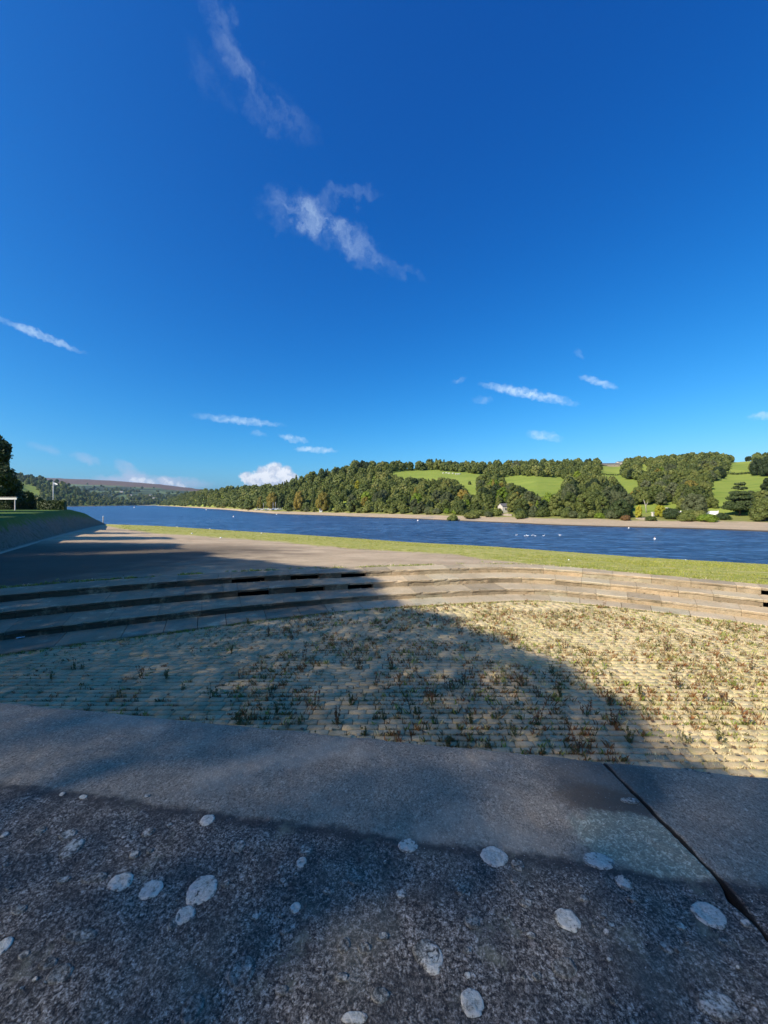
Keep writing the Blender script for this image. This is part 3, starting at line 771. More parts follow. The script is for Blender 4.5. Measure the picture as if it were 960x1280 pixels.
def mat_bank():
    m_, n, b, o = newmat('pitched_bank')
    p = gpos(n); g = attr(n, 'up')
    nz = n.noise(p, 1.3, 6, .7).outputs['Fac']; f2 = n.noise(p, 7, 5, .7).outputs['Fac']
    vor = n.n('ShaderNodeTexVoronoi', feature='DISTANCE_TO_EDGE', ins={'Vector': p, 'Scale': 2.2}).outputs['Distance']
    st = n.mix(f2, (.10, .085, .065), (.30, .25, .185))
    st = n.mix(n.remap(vor, .0, .09, .7, 0), st, (.06, .065, .04))
    st = n.mix(n.remap(nz, .50, .66, 0, .65), st, (.095, .095, .045))
    gs = n.mix(n.noise(p, .8, 6, .7).outputs['Fac'], (.055, .105, .018), (.13, .20, .035))
    gg = n.m('ADD', g, n.m('MULTIPLY', n.m('SUBTRACT', nz, .5), 1.3))
    c = n.mix(n.remap(gg, .60, .85), st, gs)
    c = n.mix(n.remap(g, .045, .10, 1, 0), c, (.40, .35, .265))
    setc(n, b, c, .9, bump(n, n.m('ADD', f2, vor), .06, .8), .15); return m_
obj('bank', mesh('bank', V, np.array(Fc), mat_bank(), True, {'up': G}), kind='structure')
def bank_pt(x, D, z=1.6): return Vector(((x - 480) / F * D, D, z))

# ------------------------------------------------------------------ hillsides
class Hill:
    def __init__(s, xs, shy, top, Dr, treeh, Ds=None, beach=(24, 2.3), back=.02, bumps=1.0):
        s.xs = np.array(xs, float); s.Ds_ = np.array(Ds, float) if Ds is not None else 9.0 * F / (np.array(shy) - 630.0)
        s.Dr_ = np.array(Dr, float); s.yr_ = np.array(top, float) + treeh * F / s.Dr_; s.beach = beach; s.back = back; s.bumps = bumps
    def par(s, x): return (float(np.interp(x, s.xs, s.Ds_)), float(np.interp(x, s.xs, s.Dr_)), float(np.interp(x, s.xs, s.yr_)))
    def z(s, x, D):
        Ds, Dr, yr = s.par(x); zr = CZ - (yr - 630) / F * Dr; bw, bh = s.beach
        z0 = WATER; t = (D - Ds - bw) / max(Dr - Ds - bw, 5)
        if D < Ds: return z0 - (Ds - D) * .12
        z = z0 + bh * min(1, (D - Ds) / bw)
        if t > 0:
            z += (zr - z0 - bh) * (min(t, 1) * .93 + .07 * math.sin(min(t, 1) * math.pi / 2)) + (s.bumps * 1.2 * fbm((x - 480) / F * D * .012, D * .012) * min(1, t * 4) * min(1, max(0, (1.1 - t) * 6)))
        if t > 1: z -= (D - Dr) * s.back
        return z
    def at(s, x, y):
        Ds, Dr, yr = s.par(x); prev = Ds
        for D in np.linspace(Ds, Dr, 90):
            if 630 + (CZ - s.z(x, D)) / D * F <= y: return D
        return None
    def pt(s, x, y):
        D = s.at(x, y)
        if D is None: D = s.par(x)[1]
        return Vector(((x - 480) / F * D, D, s.z(x, D)))
    def on(s, x, D): return Vector(((x - 480) / F * D, D, s.z(x, D)))
    def build(s, name, mat, cols, nrow=56, far=1.35):
        V = []; A = []; B = []
        ts = np.concatenate([[-.08, -.03], np.linspace(0, .16, 16)[:-1], np.linspace(.16, 1, nrow - 18), [1.06, 1.15, far]])
        for x in cols:
            Ds, Dr, yr = s.par(x)
            for t in ts:
                D = Ds + (Dr - Ds) * t; z = s.z(x, D); V.append(((x - 480) / F * D, D, z)); A.append(z - WATER); B.append(t)
        a = len(ts); Fc = [(i * a + j, (i + 1) * a + j, (i + 1) * a + j + 1, i * a + j + 1) for i in range(len(cols) - 1) for j in range(a - 1)]
        return obj(name, mesh(name, V, np.array(Fc), mat, True, {'above': A, 'up': B}), kind='structure')
def mat_hill(name, far=False):
    m_, n, b, o = newmat(name)
    p = gpos(n); ab = attr(n, 'above'); up = attr(n, 'up')
    f1 = n.noise(p, .02 if not far else .004, 4, .5).outputs['Fac']; f2 = n.noise(p, .25, 6, .65).outputs['Fac']
    vor = n.n('ShaderNodeTexVoronoi', ins={'Vector': p, 'Scale': .008 if not far else .0035}).outputs['Color']
    vs = n.n('ShaderNodeSeparateColor', ins={0: vor}).outputs[0]
    gcol = n.mix(vs, (.20, .265, .040), (.29, .345, .060))
    gcol = n.mix(n.remap(f2, .35, .7, 0, .6), gcol, (.30, .32, .065)); f3 = n.noise(n.n('ShaderNodeMapping', ins={'Vector': p, 'Rotation': (0, 0, .4), 'Scale': (.25, 1.6, 1)}).outputs[0], .06, 5, .7).outputs['Fac']
    gcol = n.mix(n.remap(f3, .48, .66, 0, .6), gcol, (.115, .185, .028))
    if far:
        gcol = n.mix(vs, (.10, .15, .06), (.17, .22, .09))
        gcol = n.mix(n.remap(f1, .42, .56), gcol, (.045, .062, .034))
        moor = n.mix(n.noise(p, .0025, 6, .65).outputs['Fac'], (.115, .075, .050), (.20, .135, .085))
        gcol = n.mix(n.remap(n.m('ADD', up, n.m('MULTIPLY', n.m('SUBTRACT', f1, .5), .25)), .56, .62), gcol, moor)
    bn = n.m('ADD', ab, n.m('MULTIPLY', n.m('SUBTRACT', n.noise(p, .12, 4, .6).outputs['Fac'], .5), 1.3))
    sand = n.mix(n.noise(p, .6, 6, .7).outputs['Fac'], (.34, .245, .150), (.60, .465, .31))
    stv = n.noise(n.n('ShaderNodeMapping', ins={'Vector': p, 'Scale': (.05, .05, 4)}).outputs[0], 1.0, 4, .6).outputs['Fac']
    sand = n.mix(n.remap(stv, .4, .6, 0, .45), sand, (.33, .27, .17))
    sand = n.mix(n.remap(n.noise(p, .05, 4, .6).outputs['Fac'], .52, .66, 0, .5), sand, (.25, .24, .215))
    gcol = n.mix(n.remap(bn, 3.0, 5.5, .8, 0), gcol, (.21, .20, .065))
    c = n.mix(n.remap(bn, 1.75, 2.35, 1, 0), gcol, sand)
    c = n.mix(n.remap(ab, .15, .42, .88, 0), c, (.050, .043, .034))
    setc(n, b, c, .95, bump(n, f2, .6, .6), .1); return m_
M_HILL = mat_hill('hillside_pasture'); M_FAR = mat_hill('far_moor', True)
RX = [198, 230, 260, 305, 342, 375, 440, 461, 512, 548, 603, 640, 671, 700, 713, 742, 770, 795, 825, 860, 892, 920, 960, 1150, 1500]
RS = [632.4, 634, 636, 639.5, 642.4, 643.5, 646, 646.8, 648.5, 650.2, 652.7, 654, 655.7, 657, 657.4, 658.2, 659, 659.6, 660.3, 661.2, 662.3, 663.4, 665, 672, 680]
RT = [628, 615, 609, 604, 604, 591, 575, 572, 573, 571, 574, 574, 570, 573, 573, 570, 572, 568, 567, 564, 563, 566, 563, 560, 560]
RD = [2000, 1380, 950, 650, 520, 500, 510, 520, 540, 550, 550, 550, 550, 560, 560, 570, 580, 580, 580, 580, 580, 570, 560, 560, 560]
HR = Hill(RX, RS, RT, RD, 14.0)
HR.build('hillside', M_HILL, np.concatenate([np.arange(196, 1100, 5), np.arange(1100, 1520, 30)]))
HL = Hill([-500, -100, 0, 12, 50, 80, 100, 118, 135, 160, 185], None, [575, 582, 588, 590, 595, 602, 609, 616, 621, 625, 629], [1500, 1500, 1600, 1650, 1800, 1850, 1900, 1950, 2000, 2100, 2350], 13,
          Ds=[700, 800, 950, 980, 1100, 1200, 1350, 1450, 1600, 1900, 2200], beach=(30, 3))
HL.build('wooded_hill', mat_hill('left_hill_pasture', True) if False else M_HILL, np.arange(-500, 190, 8))
HF = Hill([-600, -100, 0, 60, 100, 160, 200, 237, 270, 300, 360, 460, 700], None, [600, 598, 597, 597.5, 599, 602.2, 605.5, 610, 613.5, 617, 622, 627, 629], [5200] * 13, 0,
          Ds=[2000, 2000, 2000, 2000, 2050, 2080, 2120, 2150, 2200, 2300, 2500, 2800, 3000], beach=(60, 4), bumps=6)
HF.build('moorland', M_FAR, np.arange(-600, 700, 9))

# ------------------------------------------------------------------ trees
def leaf_quads(P, Nr, size, rng, aspect=1.0):
    """one small square per point, facing roughly along Nr"""
    k = len(P); r = rng.normal(size=(k, 3)); Nn = Nr + r * .55; Nn /= np.linalg.norm(Nn, axis=1, keepdims=True)
    a = np.cross(Nn, rng.normal(size=(k, 3))); a /= np.linalg.norm(a, axis=1, keepdims=True); b = np.cross(Nn, a)
    s = (size * rng.uniform(.6, 1.35, size=(k, 1))) / 2
    c1 = P - a * s - b * s * aspect; c2 = P + a * s - b * s * .6 * aspect; c3 = P + a * s * .7 + b * s * aspect; c4 = P - a * s * .8 + b * s * .8 * aspect
    V = np.stack([c1, c2, c3, c4], 1).reshape(-1, 3); return V, np.arange(4 * k).reshape(-1, 4)
def core_balls(cs, rs, rng, n_=9, m_=6, k=.86):
    V = []; Fq = []; off = 0
    ph = np.linspace(0, math.pi, m_ + 1); th = np.arange(n_) * 2 * math.pi / n_
    for c, r in zip(cs, rs):
        g = np.stack([np.outer(np.sin(ph), np.cos(th)), np.outer(np.sin(ph), np.sin(th)), np.outer(np.cos(ph), np.ones(n_))], -1).reshape(-1, 3)
        g = g * (1 + rng.uniform(-.12, .12, size=(len(g), 1))); V.append(c + g * r * k)
        for i in range(m_):
            for j in range(n_): Fq.append((off + i * n_ + j, off + (i + 1) * n_ + j, off + (i + 1) * n_ + (j + 1) % n_, off + i * n_ + (j + 1) % n_))
        off += len(g)
    return np.concatenate(V), np.array(Fq)
def crown_geo(kind, seed, nleaf, size, core=True):
    rng = np.random.default_rng(seed)
    cs = []; rs = []
    if kind == 'broad':
        H, R, z0 = 12.0, 5.4, .5; n_ = 19
        for i in range(n_):
            a = i * 2.4 + rng.uniform(-.4, .4); t = (i + .5) / n_; zc = z0 + 1.4 + (H - z0 - 3.0) * t
            rr = R * .72 * math.sqrt(max(.03, 1 - ((t - .28) / .74) ** 2))
            cs.append((rr * math.cos(a), rr * math.sin(a), zc)); rs.append(rng.uniform(1.8, 2.6) * (1 - .28 * t))
    elif kind == 'oval':
        H, R, z0 = 13.5, 3.9, .5; n_ = 18
        for i in range(n_):
            a = i * 2.4 + rng.uniform(-.4, .4); t = (i + .5) / n_; zc = z0 + 1.2 + (H - z0 - 2.4) * t
            rr = R * .68 * math.sqrt(max(.02, 1 - ((t - .32) / .70) ** 2))
            cs.append((rr * math.cos(a), rr * math.sin(a), zc)); rs.append(rng.uniform(1.4, 2.1) * (1 - .35 * t))
    elif kind == 'conifer':
        H, R, z0 = 14, 3.6, 1.0; n_ = 26
        for i in range(n_):
            t = (i + .5) / n_; a = i * 2.4; rr = R * (1 - t) * .62
            cs.append((rr * math.cos(a), rr * math.sin(a), z0 + (H - z0 - .8) * t)); rs.append(.55 + 1.35 * (1 - t))
    elif kind == 'cedar':
        H, R, z0 = 12, 6, 2.0
        for lv in range(6):
            t = lv / 5; zc = z0 + .8 + (H - z0 - 1.6) * t; rr = R * (1 - t * .72)
            for i in range(6 if lv < 4 else 3):
                a = i * 6.283 / (6 if lv < 4 else 3) + lv * .8 + rng.uniform(-.3, .3); cs.append((rr * .66 * math.cos(a), rr * .66 * math.sin(a), zc + rng.uniform(-.35, .35))); rs.append(rr * .33 + .5)
    else:   # bush
        H, R, z0 = 4, 3.2, 0.0; n_ = 11
        for i in range(n_):
            a = i * 2.4; t = (i + .5) / n_; rr = R * .62 * math.sqrt(1 - t * .85)
            cs.append((rr * math.cos(a), rr * math.sin(a), .9 + (H - 2.2) * t)); rs.append(rng.uniform(.95, 1.5))
    cs = np.array(cs); rs = np.array(rs)
    flat = .42 if kind == 'cedar' else 1.0
    w_ = rs ** 2; w_ /= w_.sum(); idx = rng.choice(len(cs), nleaf, p=w_)
    d = rng.normal(size=(nleaf, 3)); d /= np.linalg.norm(d, axis=1, keepdims=True); d[:, 2] = np.where(d[:, 2] < -.55, -d[:, 2], d[:, 2])
    lump = np.array([mn.noise(Vector((q * 2.6 + i * 3.7))) for q, i in zip(d, idx)]) if nleaf < 6000 else rng.normal(size=nleaf) * .3
    P = cs[idx] + d * (rs[idx] * (1.0 + .28 * lump + rng.uniform(-.10, .12, nleaf)))[:, None] * np.array([1, 1, flat])
    Vq, Fq = leaf_quads(P, d, size, rng)
    if core:
        Vc, Fcq = core_balls(cs, rs, rng); 
        if flat != 1: 
            for i in range(len(cs)): Vc[i * 63:(i + 1) * 63, 2] = cs[i][2] + (Vc[i * 63:(i + 1) * 63, 2] - cs[i][2]) * flat
        Fq = np.concatenate([Fq, Fcq + len(Vq)]); Vq = np.concatenate([Vq, Vc])
    return Vq, Fq, H
def trunk_mesh(name, H, r, seed, limbs=5, lean=.3):
    rr = random.Random(seed); mb = MB()
    top = H * .72; pts = [(0, 0, -.6), (0, 0, .3), (rr.uniform(-lean, lean), rr.uniform(-lean, lean), H * .35), (rr.uniform(-lean, lean), rr.uniform(-lean, lean), top)]
    mb.tube(pts, [r * 1.35, r, r * .7, r * .22], 8)
    for i in range(limbs):
        a = i * 2.4 + rr.random(); z = H * rr.uniform(.18, .5); L = H * rr.uniform(.18, .32)
        mb.tube([(0, 0, z), (math.cos(a) * L * .5, math.sin(a) * L * .5, z + L * .45), (math.cos(a) * L, math.sin(a) * L, z + L * .9)], [r * .42, r * .28, r * .1], 6)
    return mb.mesh(name, M_BARK, True)
CROWN = {}
for kind, nv in (('broad', 4), ('oval', 3), ('conifer', 2), ('cedar', 1), ('bush', 3)):
    for i in range(nv):
        nl = {'broad': 5200, 'oval': 4200, 'conifer': 3600, 'cedar': 4600, 'bush': 2200}[kind]
        CROWN[kind, i] = crown_geo(kind, 11 + i * 7 + len(kind), nl, {'bush': .32, 'conifer': .4}.get(kind, .46))
MATS = {'g': M_LEAF, 'd': M_LEAF_DARK, 'y': M_LEAF_YEL, 'l': M_LEAF_LIME, 'o': M_LEAF_OCH, 'r': M_LEAF_RUS, 'e': M_LEAF_GREY}
PROTO = {}; TRK = {}
def tree(kind, var, mk, loc, height, width=None, rz=None, label='', name='broadleaf_tree', group=None):
    key = (kind, var, mk)
    if key not in PROTO:
        Vq, Fq, H = CROWN[kind, var]; PROTO[key] = (mesh('crown', Vq, Fq, MATS[mk], False), H)
    if (kind, var) not in TRK: TRK[kind, var] = trunk_mesh('trunk', CROWN[kind, var][2], .15 if kind == 'bush' else .34, var + 3, 3 if kind in ('conifer', 'bush') else 5)
    me, H = PROTO[key]; s = height / H; base_w = {'broad': 14, 'oval': 10.4, 'conifer': 9, 'cedar': 14, 'bush': 8}[kind]
    sw = (width / base_w) if width else s
    t = thing(name, label, 'bush' if kind == 'bush' else 'tree', loc, random.uniform(0, 6.28) if rz is None else rz, group, (sw, sw, s))
    obj('crown', me, t); obj('trunk', TRK[kind, var], t); return t
FIELDS = [[(488, 590), (515, 587), (545, 587), (605, 592), (603, 597), (589, 603), (596, 614), (597, 620), (586, 615), (580, 603), (560, 596), (540, 598), (505, 596)],
          [(622, 597), (640, 594), (706, 596), (702, 604), (694, 616), (680, 620), (664, 613), (640, 603), (622, 601)],
          [(752, 573), (779, 572), (777, 584), (774, 595), (752, 594)], [(768, 596), (797, 599), (799, 606), (790, 612), (786, 618), (778, 606)],
          [(886, 603), (911, 593), (965, 594), (965, 612), (930, 614), (912, 624), (900, 634), (893, 618)], [(906, 592), (912, 580), (918, 571), (940, 571), (938, 582), (936, 592)],
          [(837, 628), (847, 626), (845, 640), (837, 640)], [(802, 580), (810, 580), (809, 588), (803, 588)]]
def in_field(x, y): return any(inpoly(x, y, P) for P in FIELDS)
def fits(x, D, z, h, wd, lim=1):
    yb = 630 + (CZ - z) / D * F; hp = h * F / D; wp = wd * F / D / 2; c = 0
    for dx, dy in ((0, .1), (0, .5), (0, .92), (-.65, .5), (.65, .5), (-.5, .8), (.5, .8), (-.5, .2), (.5, .2), (0, .3), (0, .7)):
        c += in_field(x + dx * wp, yb - dy * hp)
    return c < lim
# -- named trees first: x, foot y, height m, width m, kind, colour, name, label
SPECIAL = [
 (798.5, 649, 6.6, 3.4, 'oval', 0, 'y', 'yellow_tree', 'small bright yellow tree standing just behind the far beach'),
 (825, 648, 5.6, 5.2, 'broad', 1, 'y', 'yellow_tree', 'yellow rounded tree beside the pale gatepost on the far shore'),
 (686, 640, 10.5, 9.5, 'broad', 2, 'l', 'lime_green_tree', 'lime green tree in front of the middle pasture behind the far beach'),
 (712, 628, 11.5, 11, 'broad', 3, 'e', 'grey_green_tree', 'grey-green domed tree right of the lime green tree'),
 (582, 638, 6.5, 9, 'bush', 0, 'l', 'lime_green_tree', 'lime green thicket below the narrow tongue of bright pasture'),
 (447, 612, 9, 7, 'oval', 1, 'y', 'yellow_tree', 'pale yellow tree standing out high in the dark hillside wood'),
 (925, 646, 14.5, 13, 'cedar', 0, 'd', 'cedar_tree', 'dark spreading cedar with flat tiers below the large right-hand pasture'),
 (868, 646, 9.5, 11.5, 'broad', 0, 'e', 'grey_green_tree', 'low brownish spreading tree over the long white wall'),
 (956, 652, 9.5, 11, 'broad', 1, 'g', 'broadleaf_tree', 'green tree at the right edge by the far beach'),
 (962, 630, 13, 9, 'oval', 1, 'd', 'dark_tree', 'dark tree at the right edge beside the large pasture'),
 (326, 637, 15, 11, 'broad', 1, 'o', 'ochre_tree', 'ochre tree behind the left end of the row of dinghies'),
 (341, 637, 18, 15, 'broad', 2, 'o', 'ochre_tree', 'yellow-ochre tree behind the middle of the dinghies'),
 (352, 637, 15, 10, 'oval', 2, 'd', 'dark_tree', 'dark upright tree at the right end of the dinghies'),
 (374, 638, 18, 13, 'broad', 3, 'o', 'ochre_tree', 'larger ochre tree right of the dinghies on the far shore'),
 (404, 639, 16, 15, 'broad', 0, 'o', 'ochre_tree', 'broad ochre tree behind the small white hut'),
 (782, 651, 2.6, 5.5, 'bush', 1, 'r', 'russet_bush', 'russet bush on the far beach beside the white post'),
 (605, 611, 13, 17, 'broad', 1, 'g', 'broadleaf_tree', 'broad round tree alone between the two upper pastures'),
 (628, 602, 4.5, 8, 'bush', 2, 'g', 'field_bush', 'low round bush in the hedge of the middle pasture'),
 (587, 606, 3.5, 4, 'bush', 0, 'g', 'field_bush', 'small bush alone at the edge of the upper left pasture'),
 (806, 571, 9.5, 11, 'broad', 2, 'd', 'dark_tree', 'large round dark tree on the skyline right of the farm'),
 (793, 573, 8.5, 9, 'broad', 3, 'd', 'dark_tree', 'flat-topped tree on the skyline beside the stone farm'),
 (893, 567, 6.8, 11, 'broad', 0, 'd', 'dark_tree', 'round dark tree on the skyline by the small white house'),
 (911, 569, 6.5, 11, 'broad', 1, 'd', 'dark_tree', 'broad dark tree on the skyline right of the small white house'),
 (936, 570, 8, 11, 'broad', 2, 'd', 'dark_tree', 'dark domed tree on the skyline near the right edge'),
 (947, 595, 15, 13, 'broad', 3, 'd', 'dark_tree', 'dark tree shading the hedge line above the large right-hand pasture'),
 (960, 596, 17, 13, 'broad', 0, 'd', 'dark_tree', 'dark tree at the right edge above the large pasture'),
 (589, 649, 3.6, 12, 'bush', 1, 'g', 'waterside_bush', 'wide green bush reaching over the sand of the far beach'),
 (566, 651, 3.4, 9, 'bush', 2, 'g', 'waterside_bush', 'low rounded bush on the far beach left of the wide green bush'),
 (651, 649, 4.2, 7, 'bush', 0, 'g', 'waterside_bush', 'round dark green bush alone on the sand of the far shore'),
 (610, 647, 3.4, 6, 'bush', 1, 'e', 'waterside_bush', 'grey-green bush on the far beach below the cream house'),
 (450, 641, 3.6, 9, 'bush', 2, 'g', 'waterside_bush', 'green bush on the grassy edge of the far beach'),
 (393, 640, 4.0, 8, 'bush', 0, 'g', 'waterside_bush', 'green bush left of the small white hut on the far shore'),
 (814, 652, 2.2, 6, 'bush', 1, 'g', 'waterside_bush', 'leafy bush under the yellow rounded tree'),
 (858, 652, 3.4, 9, 'bush', 2, 'g', 'waterside_bush', 'green bush in front of the left end of the long white wall'),
 (884, 653, 3.2, 10, 'bush', 0, 'l', 'waterside_bush', 'bright green bush in front of the right end of the white wall'),
]
random.seed(21)
occ = []
for x, y, h, wd, kind, var, mk, nm, lab in SPECIAL:
    p = HR.pt(x, y); p.z -= .2; tree(kind, var, mk, p, h, wd, None, lab, nm); occ.append((p.x, p.y, wd * .5))
# -- the rest of the woods on the right-hand hillside
cand = []
tries = 0
rr = random.Random(5)
while tries < 26000:
    tries += 1
    x = rr.uniform(330, 985); Ds, Dr, yr = HR.par(x); t = rr.random() ** 1.15
    D = Ds + 26 + (Dr - Ds - 24) * t
    if x > 838 and x < 900 and D < Ds + 46: continue
    if 612 < x < 642 and D < Ds + 48: continue
    if x > 905 and D < Ds + 40: continue
    if (abs(x - 825) < 16 or abs(x - 798) < 12) and D < Ds + 56: continue
    if 318 < x < 354 and D < Ds + 40: continue
    kind = rr.choices(('broad', 'oval', 'conifer'), (7, 3, .5 if x > 420 else 1.5))[0]
    h = rr.uniform(5.5, 11.2); 
    if t > .8: h = rr.uniform(8.5, 14.0)
    if x < 480: h *= 1.02
    wd = h * {'broad': rr.uniform(1.05, 1.35), 'oval': rr.uniform(.8, .95), 'conifer': .62}[kind]
    X = (x - 480) / F * D
    if any((X - a) ** 2 + (D - b) ** 2 < ((wd * .5 + c) * (.72 if D < 300 else .84)) ** 2 for a, b, c in occ): continue
    z = HR.z(x, D)
    if not fits(x, D, z, h, wd): continue
    occ.append((X, D, wd * .5)); cand.append((x, D, z, h, wd, kind, t))
cand.sort(key=lambda c: -c[3] / c[1])
N_IND = 285
GL = {'shore': ('round green tree in the wood behind the far beach', 'trees of the wood behind the far beach'),
      'slope': ('green broadleaf tree in the wood on the hillside', 'trees of the wood on the hillside'),
      'ridge': ('dark tree in the belt along the hilltop skyline', 'trees of the belt along the hilltop')}
def tone_kind(x, t):
    return rr.choices('gdeol', (9, 2.0, 3.2, 1.2 if x < 480 else .6, .3))[0] if t < .82 else rr.choices('gd', (1, 2))[0]
for (x, D, z, h, wd, kind, t) in cand[:N_IND]:
    zone = 'shore' if t < .2 else 'slope' if t < .82 else 'ridge'; k = tone_kind(x, t)
    lab, grp = GL[zone]
    nm = {'g': 'broadleaf_tree', 'd': 'dark_tree', 'e': 'grey_green_tree', 'o': 'ochre_tree', 'l': 'lime_green_tree'}[k]
    if zone != 'ridge':
        lab = lab.replace('round green', {'g': 'round green', 'd': 'dark green', 'e': 'dull grey-green', 'o': 'ochre-tinted', 'l': 'fresh light green'}[k]).replace('green broadleaf', {'g': 'green broadleaf', 'd': 'dark green', 'e': 'dull grey-green', 'o': 'ochre-tinted', 'l': 'fresh light green'}[k])
        if kind == 'conifer': lab = lab.replace(' tree', ' pointed tree'); nm = 'conifer_tree'
        grp = grp if k == 'g' and kind != 'conifer' else grp + ', ' + lab.split(' tree')[0] + ' ones'
    nvar = {'broad': 4, 'oval': 3, 'conifer': 2}[kind]
    tree(kind, rr.randrange(nvar), k, ((x - 480) / F * D, D, z - .3), h, wd, None, lab, nm, grp)
random.seed(9); nb = 0
for x in np.arange(362, 985, 7.2):
    x += rr.uniform(-3, 3)
    if abs(x - 634) < 9 or 843 < x < 903 and rr.random() < .85 or 905 < x < 945 or 788 < x < 838 or abs(x - 777) < 6: continue
    D = HR.par(x)[0] + 24 + rr.uniform(0, 7); wd = rr.uniform(6, 11); h = rr.uniform(2.6, 5.2); z = HR.z(x, D)
    if any(abs((x - 480) / F * D - a) < 4 and abs(D - b) < 4 for a, b, c in occ[:40]): continue
    k = rr.choices('gdel', (6, 1.5, 2, 1))[0]; nm_ = {'g': 'green', 'd': 'dark green', 'e': 'grey-green', 'l': 'light green'}[k]
    tree('bush', rr.randrange(3), k, ((x - 480) / F * D, D, z - .35), h, wd, None, nm_ + ' rounded bush in the row along the top of the far beach', 'beach_bush', nm_ + ' bushes along the top of the far beach')
# -- woodland too far away to pick trees apart: one mass each
FARG = {'broad': crown_geo('broad', 91, 420, 1.7), 'oval': crown_geo('oval', 92, 360, 1.5), 'conifer': crown_geo('conifer', 93, 330, 1.2)}
def wood(name, spots, label, mat=M_LEAF_FAR):
    VV = []; FF = []; TT = []; off = 0; r = random.Random(3)
    for (X, Y, z, h, wd, kind) in spots:
        Vq, Fq, H = FARG[kind]; a = r.uniform(0, 6.28); sw = wd / {'broad': 14, 'oval': 10.4, 'conifer': 9}[kind]; s = h / H; c_, s_ = math.cos(a) * sw, math.sin(a) * sw
        P = np.stack([Vq[:, 0] * c_ - Vq[:, 1] * s_ + X, Vq[:, 0] * s_ + Vq[:, 1] * c_ + Y, Vq[:, 2] * s + z], 1)
        VV.append(P); FF.append(Fq + off); off += len(P); TT.append(np.full(len(P), r.random()))
    o = obj(name, mesh(name, np.concatenate(VV), np.concatenate(FF), mat, False, {'tone': np.concatenate(TT)}), kind='stuff')
    o['label'] = label; o['category'] = 'woodland'; return o
rest = [((x - 480) / F * D, D, z - .3, h, wd, kind if kind in FARG else 'broad') for (x, D, z, h, wd, kind, t) in cand[N_IND:]]
wood('hillside_woodland', rest, 'mass of smaller trees filling the wood high on the hillside')
spots = []; oc = []
for _ in range(9000):
    x = rr.uniform(200, 340); Ds, Dr, yr = HR.par(x); t = rr.random(); D = Ds + 26 + (Dr - Ds - 20) * t
    if x > 316 and D < Ds + 38: continue
    kind = rr.choices(('broad', 'oval', 'conifer'), (6, 2, 1))[0]; h = rr.uniform(9, 13.5); wd = h * {'broad': 1.25, 'oval': .95, 'conifer': .65}[kind]; X = (x - 480) / F * D
    if any(abs(X - a) < 7 and abs(D - b) < (8 if D < 700 else 16) for a, b in oc): continue
    oc.append((X, D)); spots.append((X, D, HR.z(x, D) - .3, h, wd, kind))
    if len(spots) > 560: break
wood('lakeside_woodland', spots, 'dense green wood covering the low spit across the water')
LF = [[(27, 607), (38, 606), (52, 615), (48, 619), (34, 617)], [(96, 604), (165, 604), (165, 611), (96, 610)]]
spots = []; oc = []
for _ in range(16000):
    x = rr.uniform(-90, 186); Ds, Dr, yr = HL.par(x); t = rr.random() ** 1.3; D = Ds + 30 + (Dr - Ds - 25) * t; z = HL.z(x, D); X = (x - 480) / F * D
    h = rr.uniform(12, 19); kind = rr.choices(('broad', 'oval', 'conifer'), (6, 3, 1))[0]; wd = h * {'broad': 1.1, 'oval': .8, 'conifer': .6}[kind]
    yb = 630 + (CZ - z) / D * F
    if any(inpoly(x, yb - k * h * F / D, LF[0]) for k in (0, .5, .9)): continue
    if any(abs(X - a) < 12 and abs(D - b) < 16 for a, b in oc): continue
    oc.append((X, D)); spots.append((X, D, z - .3, h, wd, kind))
    if len(spots) > 620: break
wood('left_woodland', spots, 'dark wood on the hill behind the hedge and the white flag')
spots = []
for _ in range(2600):
    x = rr.uniform(40, 330); Ds, Dr, yr = HF.par(x); t = abs(rr.gauss(0, .22)) % .58; D = Ds + 60 + (Dr - Ds) * t; X = (x - 480) / F * D
    if fbm(X * .0035, D * .0035, 2) < -.05 and t > .04: continue
    h = rr.uniform(14, 24); spots.append((X, D, HF.z(x, D) - .3, h, h * rr.uniform(.9, 1.6), 'broad'))
    if len(spots) > 650: break
wood('valley_woodland', spots, 'bluish woods along the foot of the brown moor at the head of the lake')

# ------------------------------------------------------------------ trees on the left bank in view
def near_tree(label, loc, lobes, nleaf, size, seed, mat, trunk_r=.25, H=10, name='bank_tree', keep=None, lean=.3, core=.62):
    rng = np.random.default_rng(seed); cs = np.array([l[:3] for l in lobes], float); rs = np.array([l[3] for l in lobes], float)
    w_ = rs ** 2; w_ /= w_.sum(); idx = rng.choice(len(cs), nleaf, p=w_)
    d = rng.normal(size=(nleaf, 3)); d /= np.linalg.norm(d, axis=1, keepdims=True)
    P = cs[idx] + d * (rs[idx] * rng.uniform(.55, 1.10, nleaf) ** .8)[:, None]
    cm = np.ones(len(cs), bool)
    if keep is not None: k = keep(P + np.array(loc)); P = P[k]; d = d[k]
    Vq, Fq = leaf_quads(P, d, size, rng)
    Vc, Fcq = core_balls(cs, rs, rng, 9, 6, core)
    if keep is not None:
        kk = keep(Vc + np.array(loc), 1.1); fk = kk[Fcq].all(axis=1); Fcq = Fcq[fk]
    Fq = np.concatenate([Fq, Fcq + len(Vq)]) if len(Fcq) else Fq; Vq = np.concatenate([Vq, Vc])
    t = thing(name, label, 'tree', loc)
    obj('crown', mesh('crown', Vq, Fq, mat), t); obj('trunk', trunk_mesh('trunk', H, trunk_r, seed, 6, lean), t); return t
